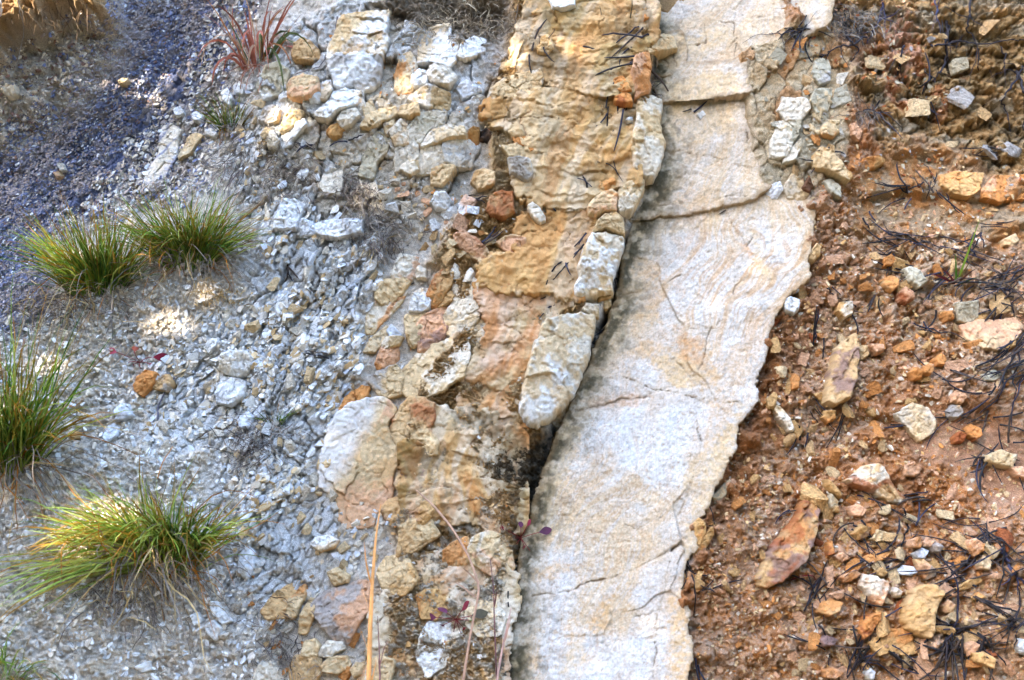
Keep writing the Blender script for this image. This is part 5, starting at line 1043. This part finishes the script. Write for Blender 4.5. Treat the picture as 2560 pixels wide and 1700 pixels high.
# red-leaved weeds
def weed(px, py, label, leaves, lift=0.0):
    rt = root_at("red_leaved_weed", px, py, label, "weed", "red-leaved weeds", lift); s = MB()
    for dx, dz, L, c in leaves:
        p0 = -.003 * EH; tip = dx * EU + dz * np.array([0, -.15, 1]) + .012 * EH
        mid_ = tip * .55 + .02 * EH; t = np.linspace(0, 1, 7)[:, None]; stem = p0 * (1 - t) ** 2 + 2 * mid_ * t * (1 - t) + tip * t ** 2
        s.tube(stem, .0008, L3(140, 52, 50), 4); L = L * 1.35
        d = tip - mid_; d /= np.linalg.norm(d); q = MB(); pts = np.array([tip + d * L * x + EH * (-.004 * x * x) for x in np.linspace(0, 1, 9)])
        wv = L * .24 * np.array([.08, .35, .65, .88, 1, .98, .8, .48, .04]); q.ribbon(pts, wv, c * prg.uniform(.85, 1.15), EH + prg.normal(size=3) * .25); q.build("leaf", M_WEED, rt)
    s.build("stems", M_WEED, rt); return rt
MG, PU, PK, GR = L3(148, 40, 62), L3(100, 50, 76), L3(176, 58, 80), L3(86, 132, 60)
weed(350, 905, "small weed with crimson and purple leaves on the white scree", [(-.04, .018, .022, PK), (.03, .008, .026, MG), (-.005, .02, .02, L3(178, 92, 70)), (-.012, -.012, .024, PU), (.004, -.02, .022, PU), (.02, -.006, .016, MG), (-.02, -.004, .018, PU)])
weed(1302, 1345, "weed with dark purple oval leaves and one pink one beside the mossy joint", [(.035, .012, .024, PU), (.0, .022, .016, PU), (-.03, .018, .014, MG), (.006, -.018, .018, PK), (.018, -.03, .018, PU), (-.012, -.02, .018, PU), (-.03, -.002, .016, PU), (.012, .026, .014, MG)], .012)
weed(1140, 1548, "weed with purple, red and green leaves at the foot of the orange flake", [(-.036, .004, .022, PU), (.03, .008, .03, L3(78, 70, 50)), (.014, -.018, .026, MG), (-.004, -.028, .028, GR), (.01, -.034, .03, MG), (-.016, .014, .024, PU), (.012, .02, .022, MG), (.024, -.002, .018, GR), (-.022, -.012, .022, PU)], .01)
# dry stems rising from below the picture
def stem(name, pts, r, col, label, cat="dry stem", heads=(), wid=None):
    """pts: photo point and height above the slope"""
    P = []
    for x, y, h in pts:
        u, v = uv(x, y, h); P.append(to_world(np.array([[float(u), float(v), h]]))[0])
    P = np.array(P); base = P[0].copy(); P = P - base
    # smooth the line
    t = np.linspace(0, len(P) - 1, len(P) * 5); Q = np.stack([np.interp(t, np.arange(len(P)), P[:, k]) for k in range(3)], 1); Q[1:-1] = (Q[:-2] + Q[1:-1] * 2 + Q[2:]) / 4
    o = bpy.data.objects.new(name, None); COL.objects.link(o); o.location = base; tag(o, label, cat, "dry stems at the bottom")
    m = MB(); m.tube(Q, np.interp(np.linspace(0, 1, len(Q)), np.linspace(0, 1, len(r)), r), col, 6); m.build("stalk", M_DRY, o)
    m = MB(); n = 0
    for f, dx, dz, L in heads:
        f = (2 + f * (len(pts) - 3)) / (len(pts) - 1); p = Q[int(f * (len(Q) - 1))]; pts_ = grow(p, np.array([dx, -.1, dz]), L, .12, 7, .05); m.ribbon(pts_, .0016 * np.array([.6, 1, 1, .9, .7, .4, .05]), np.asarray(col) * .95, prg.normal(size=3)); n += 1
    if n: m.build("sheath", M_DRY, o)
    return o
stem("dry_straw", [(915, 2380, .0), (918, 2080, .13), (920, 1790, .26), (922, 1690, .255), (926, 1560, .25), (931, 1450, .245), (940, 1340, .24), (952, 1260, .235)], [.0042, .0045, .0042, .003, .0008], L3(244, 176, 104), "upright orange straw stem with a painted sunlit glow in front of the rubble at the bottom", heads=[(.45, -.1, 1, .1), (.3, -.18, 1, .14), (.2, .16, 1, .12), (.1, .2, 1, .09), (.6, -.25, 1, .09)])  # sunlit glow put into the bright straw colour; no sun fleck is aimed here
stem("dry_grass_stem", [(1140, 2280, .0), (1146, 2030, .11), (1150, 1790, .22), (1158, 1700, .215), (1175, 1590, .21), (1200, 1470, .20), (1172, 1390, .17), (1130, 1320, .13), (1085, 1265, .10), (1040, 1225, .085)], [.0034, .0032, .0026, .0022, .002, .0024, .0012], L3(186, 146, 118), "long pale bent stem leaning across the tan beds from the bottom edge", heads=[(.45, -.5, .9, .05), (.45, .5, -.4, .07), (.42, -.6, .5, .06), (.97, -.8, .3, .012)])
stem("dry_grass_stem", [(1226, 2260, .0), (1232, 2020, .1), (1236, 1790, .21), (1245, 1680, .205), (1262, 1590, .2), (1278, 1520, .19)], [.003, .0028, .002, .0008], L3(196, 156, 140), "short pinkish straw stem next to the mossy joint at the bottom edge", heads=[(.6, .2, 1, .06), (.4, -.2, 1, .05)])
stem("dry_grass_stem", [(1248, 1940, .0), (1244, 1800, .06), (1240, 1650, .12), (1236, 1560, .12), (1234, 1470, .115), (1226, 1400, .11)], [.0016, .0016, .0013, .0006], L3(120, 82, 78), "thin dark reddish stem between the bent stem and the straw stem", heads=[(.5, .15, 1, .04)])
stem("dry_grass_stem", [(935, 2360, .0), (940, 2080, .12), (945, 1790, .25), (950, 1700, .24), (948, 1620, .235), (944, 1540, .23)], [.002, .002, .0016, .0006], L3(140, 98, 92), "thin purplish stem beside the glowing straw stem", heads=[(.5, .2, 1, .06), (.4, -.1, 1, .07)])
# dead grass clumps, thatch and hanging roots
def fuzz(name, px, py, rx, ry, n, L, cols, label, cat="dead grass", group="dead grass clumps", down=.2, r=.0008, wob=.3, lift=.0):
    n = int(n * 1.7)
    rt = root_at(name, px, py, label, cat, group); m = MB(); o = np.array(rt.location)
    x = px + rx * prg.normal(size=n) * .5; y = py + ry * prg.normal(size=n) * .5; u, v, h = surf(x, y); P = to_world(np.stack([u, v, h + prg.random(n) * .006 + lift], 1)) - o
    for k in range(n):
        d = EH * prg.uniform(.1, .9) + EU * prg.normal() * .9 + np.array([0, -.2, -down * 2 + prg.normal() * .7]); pts = grow(P[k], d, L * prg.uniform(.4, 1.2), .35, 7, wob)
        m.ribbon(pts, r * prg.uniform(.6, 1.3) * np.array([1, 1, 1, 1, .9, .7, .3]), cols[prg.integers(len(cols))] * prg.uniform(.6, 1.15), prg.normal(size=3))
    q = m.build(name + "_mesh", M_DRY); q.location = rt.location
    q.name = name; tag(q, label, cat, group); bpy.data.objects.remove(rt); return q
DG = (L3(150, 138, 124), L3(120, 106, 96), L3(172, 158, 138), L3(92, 80, 74))
fuzz("dead_grass_clump", 935, 575, 90, 60, 230, .05, DG, "shaggy grey brown dead grass above the shattered bed, roots hanging", down=.35)
fuzz("dead_grass_clump", 710, 435, 80, 90, 200, .045, DG, "dark tangled dead grass below the small white chips, upper of the two clumps")
fuzz("dead_grass_clump", 895, 475, 60, 50, 170, .04, DG, "grey fuzz of dead grass by the flat white chips")
fuzz("dead_grass_clump", 640, 1100, 90, 70, 260, .045, DG, "wiry grey dead clump below the shattered bed")
fuzz("dead_grass_clump", 700, 1610, 80, 120, 150, .05, DG, "dark wispy dead grass in the lower rubble")
fuzz("dead_grass_clump", 120, 770, 160, 60, 190, .07, DG + (ST,), "dry brown thatch between the two left-hand grass tufts")
fuzz("dead_grass_clump", 560, 745, 60, 25, 60, .03, (ST, L3(206, 170, 110)), "little straw coloured tuft on the sunny white rubble")
fuzz("dead_grass_clump", 1655, 225, 26, 30, 60, .035, (L3(96, 98, 110), L3(60, 58, 60), GY), "blue grey knot of needles behind the tall upright block")
fuzz("root_tangle", 600, 400, 60, 90, 120, .08, (GY, L3(120, 104, 96), L3(176, 164, 150)), "pale roots trailing under the small spiky tuft", "roots", "root tangles", .7)
fuzz("root_tangle", 120, 30, 130, 30, 30, .06, (L3(150, 128, 100), L3(120, 96, 70), L3(96, 74, 50)), "golden rootlets hanging out of the earth lump in the top corner", "roots", "root tangles", .9, .0009, .25)
fuzz("root_tangle", 940, 610, 60, 25, 50, .06, (ST, GY), "pale roots dangling from the shaggy dead grass", "roots", "root tangles", .9)
fuzz("dry_thatch", 1150, 60, 150, 50, 330, .045, (L3(178, 158, 128), L3(150, 132, 108), L3(120, 104, 84), L3(196, 180, 150)), "mat of fine dry grass along the top of the pale bed", "dead grass", "dead grass clumps", .1)
fuzz("dry_thatch", 2130, 60, 80, 40, 150, .05, (L3(120, 112, 104), L3(70, 64, 60), L3(160, 150, 136)), "grey thatch of dead grass beside the dark roots at the top", "dead grass", "dead grass clumps", .2)
fuzz("dead_grass_clump", 2170, 285, 40, 16, 40, .05, (L3(150, 138, 122), L3(110, 96, 84)), "curl of grey dead grass under the dark roots")
fuzz("dead_grass_clump", 330, 1480, 160, 60, 200, .085, DG + (ST,), "grey dead blades hanging below the bright sunlit grass", down=.5)
# loose dry straws lying on the soil
def straw(name, pts, r, col, label, cat="straw", group="loose straws", mat=None):
    a = np.array(pts, float); t = np.linspace(0, len(a) - 1, 4 * len(a)); x = np.interp(t, np.arange(len(a)), a[:, 0]); y = np.interp(t, np.arange(len(a)), a[:, 1])
    for _ in range(2): x[1:-1] = (x[:-2] + 2 * x[1:-1] + x[2:]) / 4; y[1:-1] = (y[:-2] + 2 * y[1:-1] + y[2:]) / 4
    lf = a[:, 2] if a.shape[1] > 2 else np.full(len(a), .004); u, v, h = surf(x, y); h = np.maximum(h, np.convolve(np.pad(h, 3, 'edge'), np.ones(7) / 7, 'valid')) + np.interp(t, np.arange(len(a)), lf)
    P = to_world(np.stack([u, v, h], 1)); o0 = P[0].copy(); m = MB(); m.tube(P - o0, np.linspace(r, r * .5, len(P)), np.asarray(col), 5); o = m.build(name, mat or M_DRY); o.location = o0; return tag(o, label, cat, group)
straw("straw", [(20, 1500, .03), (200, 1560, .03), (420, 1600, .02), (560, 1620, .01)], .0008, L3(190, 176, 168), "long thin pale straw crossing the blurred soil at the bottom")
straw("straw", [(0, 1570, .03), (60, 1610, .03), (110, 1670, .03), (150, 1710, .03)], .0009, L3(200, 186, 170), "pale straw slanting in the bottom corner")
straw("straw", [(290, 915, .01), (340, 870, .014), (400, 800, .012), (450, 730, .02), (500, 640, .04)], .0008, L3(206, 178, 140), "thin tan straw rising past the red weed to the green tuft")
straw("straw", [(165, 830, .02), (240, 850, .015), (300, 862, .012)], .0009, L3(214, 196, 160), "short cream straw lying above the red weed")
straw("straw", [(395, 1050, .005), (400, 1010, .006), (425, 960, .006), (440, 945, .006)], .0022, L3(108, 104, 116), "slate grey bent stick on the scree", "stick")
straw("straw", [(405, 1200, .03), (420, 1160, .04), (450, 1125, .05)], .0013, L3(216, 150, 90), "orange straw standing above the bright grass")
straw("straw", [(40, 200, .02), (70, 130, .03), (82, 85, .05), (75, 40, .07)], .0007, L3(190, 184, 178), "fine pale stalk in front of the earth lump")
straw("straw", [(280, 180, .01), (285, 140, .02), (295, 90, .03), (300, 60, .03)], .0007, L3(176, 170, 150), "fine straw standing in the blue gully")
straw("straw", [(1357, 1590, .05), (1354, 1560, .052), (1352, 1520, .05)], .0011, L3(86, 66, 52), "small cross-shaped dry twig low on the huge slab", "stick")
straw("hanging_root", [(15, 75, .05), (28, 70, .06), (32, 50, .06), (20, 20, .05)], .004, L3(214, 196, 180), "thick pale curved root in the top corner", "root", "roots")
straw("red_rootlet", [(1976, 1450, .006), (2000, 1440, .008), (2030, 1438, .008), (2042, 1460, .004)], .0016, L3(146, 56, 52), "curved red rootlet under the biggest brown block", "root", "roots")
# ------------------------------------------------------------------ dark pine needles and black twigs
DK = (L3(38, 32, 36), L3(30, 27, 28), L3(44, 36, 34), L3(44, 42, 56), L3(66, 52, 42))
def needles(px, py, n, L, ang, spr, label, r=.0008, curve=.4, lift=.004):
    u, v, h = surf(px, py, lift); m = MB(); c = DK[prg.integers(4)]
    for k in range(n):
        flip = math.pi if prg.random() < .22 else 0
        a = R(ang + prg.normal() * spr * .8) + flip; ll = L * .00078 * prg.uniform(.35, 1.15); t = np.linspace(0, 1, 8); b = a + curve * 1.6 * prg.normal() * t
        ju, jv = prg.normal(size=2) * L * .00078 * .13
        uu = ju + np.concatenate([[0], np.cumsum(np.cos(b[1:]))]) * ll / 7; vv = jv + np.concatenate([[0], np.cumsum(np.sin(b[1:]))]) * ll / 7
        hh = H(u + uu, v + vv) - H(u, v); z = np.maximum(hh, np.linspace(hh[0], hh[-1], 8)) + lift * (prg.random() * .5 + .1) + prg.random() * .006 * t
        P = to_world(np.stack([uu, vv, z], 1)); m.tube(P, r * prg.uniform(.6, 1.15) * np.array([1.2, 1, 1, 1, 1, .9, .8, .3]), DK[prg.integers(5)] * prg.uniform(.7, 1.3), 4)
    o = m.build("pine_needles", M_TWIG); o.location = to_world(np.array([[float(u), float(v), float(H(u, v))]]))[0]; return tag(o, label, "pine needles", "fallen pine needles")
NEED = [  # x, y, count, length, direction, spread, lift, label
 (1590, 130, 9, 110, 195, 14, .03, "matted dark needles across the top of the orange bed"), (1620, 60, 6, 90, 225, 18, .03, "dark needle wisp hanging over the orange bed"), (1545, 265, 4, 70, -95, 20, .02, "dark needles dangling below the matted ones"),
 (1528, 270, 3, 95, -92, 4, .03, "long hairpin of dark needles on the smooth tan bed"), (1535, 350, 3, 90, -110, 8, .03, "curved needles under the long hairpin"), (1500, 415, 4, 80, 165, 12, .03, "needles lying flat above the pale lump"), (1480, 470, 4, 60, 130, 25, .03, "forked needle pair near the pale lump"), (1430, 520, 2, 80, 60, 6, .03, "single bent needle on the tan bed"),
 (1390, 520, 3, 50, 165, 20, .03, "dark needles beside the egg-shaped pebble"), (1345, 450, 2, 60, 80, 10, .03, "short needles under the stacked flakes"), (1335, 120, 3, 80, -100, 16, .05, "black needles over the upper end of the orange bed"), (1460, 600, 5, 80, 235, 16, .03, "splayed needles leaning on the leaning white block"), (1410, 650, 4, 70, 225, 20, .03, "small star of needles on the yellow panel"),
 (1200, 600, 3, 60, 35, 10, .02, "dark needles beside the pinkish flat stone"), (1540, 770, 4, 80, -115, 9, .02, "bundle of needles jammed in the black crack"), (1390, 745, 3, 50, -130, 12, .03, "needles above the tapering block"), (1725, 1080, 3, 50, 60, 6, .05, "forked needle on the face of the huge slab"), (1690, 1240, 2, 40, -120, 12, .05, "tiny hooked needle near the slab's edge") ,
 (1380, 1180, 2, 60, 60, 8, .03, "dark needle in the lichen patch"), (1280, 1470, 3, 60, -100, 12, .02, "needles at the foot of the mossy joint"), (1735, 260, 2, 45, 30, 8, .05, "short dark needle on the broad cracked slab"), (1700, 520, 2, 60, 20, 5, .05, "needle lying along the joint between the slabs"), (1850, 490, 2, 55, 40, 8, .05, "needle by the white cube"),
 (2080, 380, 5, 75, 210, 8, .03, "flat dark needles behind the yellow tan wedge"), (2180, 270, 4, 90, -35, 10, .03, "black crossing needles over the dead grass curl"), (2190, 260, 2, 40, -95, 8, .02, "short needle stub under the dark roots"), (2320, 270, 3, 70, -65, 8, .02, "needles on the dark strata"), (2330, 190, 3, 60, -110, 10, .02, "needle wisp below the black roots"),
 (2280, 480, 6, 90, 190, 25, .03, "forked black needles on the pink earth"), (2340, 450, 5, 60, 230, 30, .03, "needle fork near the orange ledge stone"), (2340, 490, 4, 70, -60, 12, .03, "needles under the fork"), (2500, 370, 5, 70, 190, 14, .03, "dark needle pair near the right edge strata"), (2380, 500, 2, 40, -100, 8, .02, "lone short needle on the pink earth"), (2165, 530, 2, 60, -90, 8, .02, "upright needle left of the pink earth"),
 (2230, 575, 4, 110, -22, 5, .02, "long needles slanting above the pale pebbles"), (2330, 600, 5, 120, -20, 9, .02, "long crossing needles above the thin weed"), (2450, 580, 6, 60, 240, 22, .02, "needle fan near the tan flake"), (2500, 570, 3, 80, -8, 8, .02, "flat needles beside the tan flake"), (2250, 605, 5, 80, 190, 20, .02, "needle fork over pale pebbles"), (2240, 620, 3, 60, -105, 10, .02, "hanging needles below the fork over pebbles"),
 (2300, 680, 5, 110, 175, 8, .02, "needles sweeping left from the thin weed"), (2380, 690, 9, 100, 205, 25, .03, "dark needle spray around the thin weed's base"), (2440, 640, 5, 70, -30, 12, .02, "needles right of the thin weed"), (2480, 700, 9, 110, 10, 30, .03, "thick needle heap right of the thin weed"), (2540, 720, 10, 110, 190, 25, .03, "black needle mass at the right edge under the heap"), (2500, 750, 6, 90, 220, 20, .03, "needle strands crossing the greenish stone"),
 (2330, 800, 3, 80, -85, 8, .02, "upright needle pair by the round pebble"), (2345, 820, 3, 60, 0, 6, .02, "flat needles at the pink panel's edge"), (2045, 860, 3, 75, -90, 6, .02, "vertical needle pair in the orange earth"), (2140, 770, 3, 55, -30, 10, .02, "needle beside the yellow cream cube"), (2080, 720, 2, 50, -60, 10, .02, "needle above the yellow cream cube"), (2200, 740, 3, 60, -120, 15, .02, "needles under the brown angular stone"),
 (2550, 850, 14, 130, 235, 12, .04, "blue black needle tuft hanging at the right edge"), (2560, 930, 10, 110, 215, 12, .03, "lower spray of the blue black needle tuft"), (2370, 930, 4, 70, -30, 10, .02, "dark red needles near the pebble column"), (2480, 1000, 7, 80, 215, 25, .03, "needle spray beside the grey brown ball"), (2400, 1040, 4, 80, 200, 10, .02, "needles passing under the grey brown ball"), (2240, 1060, 3, 50, 190, 14, .02, "small needles on the flat cream panel"),
 (2040, 1010, 4, 70, -65, 14, .02, "dark needles near the finger-shaped stone"), (2110, 1020, 4, 70, -100, 14, .02, "needles under the bone-shaped rock"), (2010, 1090, 3, 60, -95, 10, .02, "short needles left of the flat cream panel"), (2500, 1055, 4, 110, -5, 5, .03, "thick black needles above the boulder in needles"), (2470, 1140, 9, 90, 235, 22, .03, "needle fan left of the boulder held in needles"), (2530, 1140, 8, 80, 160, 40, .03, "needles over the boulder held in needles"),
 (2300, 1240, 5, 70, 200, 20, .02, "needles at the tip of the boat-shaped stone"), (2170, 1250, 4, 80, -25, 8, .02, "dark needles under the boat-shaped stone"), (1975, 1275, 3, 45, 200, 10, .02, "needle stub at the head of the biggest brown block"), (2290, 1310, 4, 60, -110, 20, .02, "needles among the pink chips"), (2130, 1310, 6, 100, -30, 25, .02, "needle tangle by the yellow striped stone"), (2250, 1390, 6, 120, 200, 12, .02, "thick dark strand above the white bread-shaped stone"),
 (2130, 1330, 4, 80, -70, 15, .02, "needles left of the yellow striped stone"), (2400, 1380, 4, 90, -10, 10, .02, "needles right of the three pink cubes"), (2470, 1330, 5, 80, 190, 14, .02, "needle forks above the pinkish cube"), (2520, 1370, 14, 110, 190, 40, .03, "blue black knot of needles at the right edge"), (2540, 1400, 10, 110, -50, 25, .03, "needles trailing from the blue black knot"), (2420, 1430, 8, 110, 200, 10, .03, "thick black band of needles over the kidney-shaped boulder"),
 (2380, 1470, 6, 90, 20, 12, .02, "needles along the yellow splinter"), (2450, 1500, 9, 120, -25, 14, .03, "needles fanning right of the kidney-shaped boulder"), (2400, 1590, 18, 110, 250, 28, .04, "thickest needle tuft beside the kidney-shaped boulder"), (2400, 1590, 12, 120, 10, 30, .04, "spokes of the thickest needle tuft reaching right"), (2470, 1600, 8, 100, -70, 25, .03, "needles at the pinkish white stone"), (2540, 1560, 7, 100, 200, 25, .03, "needles near the right bottom corner"),
 (2040, 1500, 7, 90, 60, 30, .03, "needle spray by the smooth brown oval stone"), (2050, 1480, 5, 90, 110, 20, .03, "upright needles at the curved red rootlet"), (2210, 1540, 6, 100, 215, 20, .02, "needles above the orange tan flat stone"), (2150, 1580, 6, 110, -100, 10, .03, "long needles beside the red brown wedge"), (2140, 1680, 9, 110, 60, 25, .03, "needle heap at the bottom edge"), (2240, 1650, 5, 130, -32, 4, .03, "straight dark strand at the bottom edge"), (2060, 1600, 4, 80, 160, 20, .02, "thin needles over the orange grit"),
 (1730, 1640, 4, 80, -88, 6, .02, "dark vertical needle along the huge slab's foot"), (1720, 1410, 4, 80, -70, 25, .02, "curved needles against the huge slab's edge"), (1770, 1470, 4, 60, 30, 15, .02, "needle fork by the orange knob"), (1765, 1255, 3, 50, -60, 10, .02, "dark needle at the slab's crumbling edge"), (2030, 60, 6, 80, 215, 25, .02, "grey needles at the top of the strata"), (1990, 60, 5, 80, 200, 20, .02, "fine dark needles at the slab's top corner"),
 (860, 160, 4, 50, -40, 20, .02, "small dark needles beside the pinkish tan boulder"), (870, 345, 2, 40, 160, 10, .02, "short dark needle by the orange nugget"), (730, 660, 3, 60, -60, 15, .01, "dark needle on the shattered bed"), (830, 885, 2, 50, 175, 6, .01, "flat needle among white chips"), (780, 370, 4, 50, 160, 30, .02, "bluish needles under the small spiky tuft"), (1175, 490, 3, 50, -20, 8, .02, "dark needles above the large brown orange boulder")]
for x, y, n, L, a, s, lf, lab in NEED: needles(x, y, n, L * 1.2, a, s, lab, r=.0019 if n < 9 else .0021, lift=lf)
def twig(pts, r, label, col=L3(42, 36, 40), branches=()):
    a = np.array(pts, float); t = np.linspace(0, len(a) - 1, 5 * len(a)); x = np.interp(t, np.arange(len(a)), a[:, 0]) + prg.normal(size=len(t)) * 1.5; y = np.interp(t, np.arange(len(a)), a[:, 1]) + prg.normal(size=len(t)) * 1.5
    u, v, h = surf(x, y); hs = np.convolve(np.pad(h, 4, 'edge'), np.ones(9) / 9, 'valid'); h = np.maximum(h, hs) + .005
    P = to_world(np.stack([u, v, h], 1)); o0 = P[0].copy(); o = bpy.data.objects.new("dark_root", None); COL.objects.link(o); o.location = o0; tag(o, label, "root", "dark roots and twigs")
    m = MB(); m.tube(P - o0, np.linspace(r, r * .35, len(P)), col, 6); m.build("main_root", M_TWIG, o); m = MB()
    for k in range(max(3, len(a))):
        i = prg.integers(2, len(P) - 1); d = (P[i] - P[i - 1]); d /= np.linalg.norm(d) + 1e-9; d = d + EU * prg.normal() * .8 + EV * prg.normal() * .8 + EH * prg.random() * .3
        m.tube(grow(P[i] - o0, d, prg.uniform(.03, .08), .12, 7, .18), np.linspace(r * .5, r * .15, 7), col * prg.uniform(.8, 1.2), 4)
    m.build("rootlets", M_TWIG, o); return o
twig([(2208, 0), (2200, 40), (2185, 75), (2165, 110)], .003, "blue black root coming down from the top edge", L3(56, 54, 78))
twig([(2165, 95), (2125, 115), (2090, 120), (2060, 140), (2040, 165)], .0026, "dark root sweeping left and down from the blue black one")
twig([(2110, 60), (2115, 95), (2130, 110), (2145, 130), (2130, 150)], .003, "short curled black root under the sweeping one")
twig([(2030, 75), (1990, 80), (1950, 88), (1920, 88)], .002, "thin dark root running along the slab's top")
twig([(2425, 0), (2420, 40), (2415, 80), (2440, 110), (2445, 180)], .0026, "long dark root hanging down the strata")
twig([(2320, 118), (2390, 112), (2450, 112), (2540, 105), (2580, 100)], .0026, "horizontal black root across the strata to the right edge")
twig([(2365, 50), (2360, 100), (2365, 140), (2350, 180), (2330, 205)], .0036, "thick black root dangling in the middle of the strata")
twig([(2335, 0), (2340, 30), (2338, 60)], .0022, "bluish root stub at the top edge", L3(64, 66, 92))
twig([(2255, 120), (2250, 150), (2240, 190)], .0028, "knotty black root beside the pink strata")
twig([(2555, 170), (2530, 210), (2500, 260), (2520, 300)], .003, "black root at the right edge of the strata")
twig([(2500, 120), (2510, 160), (2495, 190)], .0018, "thin dark root below the horizontal one")
twig([(2540, 180), (2560, 240), (2555, 330)], .0035, "thick shadowy root along the right edge")
twig([(2225, 1630), (2260, 1660), (2320, 1700), (2340, 1720)], .0045, "thick dark stick cut off by the bottom edge")
twig([(2500, 1380), (2530, 1430), (2570, 1470)], .004, "blue black stick pointing to the right edge", L3(52, 52, 76))
twig([(2150, 1400), (2190, 1415), (2240, 1400), (2300, 1385)], .0028, "dark crooked stick above the pale pink lump")
twig([(845, 45), (840, 90), (825, 130), (800, 170), (740, 190)], .0022, "grey bent twig draped down the upper pale bed", L3(110, 100, 96))
twig([(1420, 62), (1500, 58), (1560, 52), (1600, 40)], .0028, "mossy dark twig lying on the orange bed", L3(60, 58, 40))
twig([(1340, 100), (1338, 130), (1330, 160)], .0024, "short black twig at the upper end of the orange bed")
twig([(960, 780), (985, 735), (1010, 715)], .004, "black rotten stick lodged in the dark gap", L3(40, 32, 36))
# ------------------------------------------------------------------ the leafy tree beside the photographer: it keeps the sun off the bank but for a few flecks
trg = np.random.default_rng(3)
FLECK = [  # photo point and half size of the places the sun reaches
 (60, 20, 50, 14), (130, 50, 60, 26), (222, 20, 22, 46), (95, 92, 40, 16), (15, 95, 30, 16), (180, 60, 30, 14), (1290, 150, 14, 26), (1440, 140, 14, 4), (1650, 65, 10, 18), 
 (1045, 247, 24, 8), (1020, 222, 6, 6), (955, 262, 30, 5), (722, 310, 16, 26), (745, 310, 12, 16), (640, 378, 12, 3), (930, 505, 30, 12), (765, 715, 16, 8), (690, 735, 8, 14),
 (150, 925, 34, 16), (430, 805, 16, 8), (545, 755, 30, 9), (590, 770, 14, 8), (360, 812, 16, 12), (280, 1320, 90, 60), (380, 1370, 60, 36), (150, 1290, 80, 26), (60, 1265, 60, 14), (230, 1400, 50, 12),
 (30, 1030, 14, 50),  (230, 690, 60, 26), (440, 640, 30, 20), (200, 640, 30, 20)]
fa = np.array(FLECK, float); fu, fv, fh = surf(fa[:, 0], fa[:, 1]); fw = to_world(np.stack([fu, fv, fh], 1)); fs = fa[:, 2:] * .00078
sdv = np.array(SUN_DIR); sx = np.cross([0, 0, 1], sdv); sx /= np.linalg.norm(sx); sy = np.cross(sdv, sx)
fx, fy = fw @ sx, fw @ sy
# in the sun's view a patch on the bank is a little narrower
kx = abs(sx @ EU) + .15; ky = abs(sy @ EV) + .15
TD = 4.3
_ec = [surf(x, y) for x in (-150, 1280, 2710) for y in (-150, 850, 1850)]; _ew = to_world(np.array([[float(a), float(b), float(c)] for a, b, c in _ec])); _ex, _ey = _ew @ sx, _ew @ sy
X0, X1, Y0, Y1 = _ex.min() - .12, _ex.max() + .12, _ey.min() - .12, _ey.max() + .12
N_LEAF = int((X1 - X0) * (Y1 - Y0) * 21000)
cx = trg.uniform(X0, X1, N_LEAF); cy = trg.uniform(Y0, Y1, N_LEAF); cz = TD + trg.normal(size=N_LEAF) * .12
edge = ((2 * cx - X0 - X1) / (X1 - X0)) ** 8 + ((2 * cy - Y0 - Y1) / (Y1 - Y0)) ** 8 < 1.0 + .2 * trg.normal(size=N_LEAF)
q = np.zeros(N_LEAF) + 9
for a, b, (w_, h_) in zip(fx, fy, fs): q = np.minimum(q, np.sqrt(((cx - a) / (w_ * kx + .017)) ** 2 + ((cy - b) / (h_ * ky + .017)) ** 2))
keep = edge & (q > 1 + .08 * trg.normal(size=N_LEAF))
C0 = cx[keep][:, None] * sx + cy[keep][:, None] * sy + cz[keep][:, None] * sdv; n = len(C0)
d1 = trg.normal(size=(n, 3)); d1 /= np.linalg.norm(d1, axis=1)[:, None]; d2 = np.cross(d1, trg.normal(size=(n, 3)) + sdv * .2); d2 /= np.linalg.norm(d2, axis=1)[:, None]
L_ = trg.uniform(.018, .028, n)[:, None]; W_ = L_ * .5; d3 = np.cross(d1, d2)
V = np.stack([C0 - d1 * L_, C0 + d2 * W_ + d3 * L_ * .12, C0 + d1 * L_, C0 - d2 * W_ + d3 * L_ * .12], 1).reshape(-1, 3)
cc = np.array([L3(70, 98, 40), L3(92, 120, 50), L3(56, 84, 36)])[trg.integers(3, size=n)]
top = sdv * TD; foot = np.array([top[0] - 1.9, top[1] - .9, ground_z])
tree = bpy.data.objects.new("leafy_tree", None); COL.objects.link(tree); tree.location = foot
tag(tree, "leafy tree standing beside the photographer and shading the bank", "tree")
tm = MB(); fork = foot + np.array([.5, .25, 2.6])
tm.tube(np.array([foot, foot + (.1, .05, .9), foot + (.28, .12, 1.8), fork]) - foot, np.array([.16, .13, .11, .09]), L3(96, 82, 66), 10); tm.build("trunk", M_DRY, tree)
tm = MB()
for k in range(26):
    e = trg.uniform(X0 * .9, X1 * .9) * sx + trg.uniform(Y0 * .9, Y1 * .9) * sy + (TD + .1) * sdv
    m_ = fork * .5 + e * .5 + np.array([0, 0, .25]); tm.tube(np.array([fork, fork * .75 + m_ * .25, m_, e * .7 + m_ * .3, e]) - foot, np.array([.04, .032, .022, .012, .004]), L3(96, 82, 66), 6)
tm.build("limbs", M_DRY, tree)
link("crown", mesh_np("crown", V - foot, np.arange(n * 4).reshape(-1, 4), np.repeat(cc, 4, 0), False), M_LEAF, tree)
print("leaves", n)
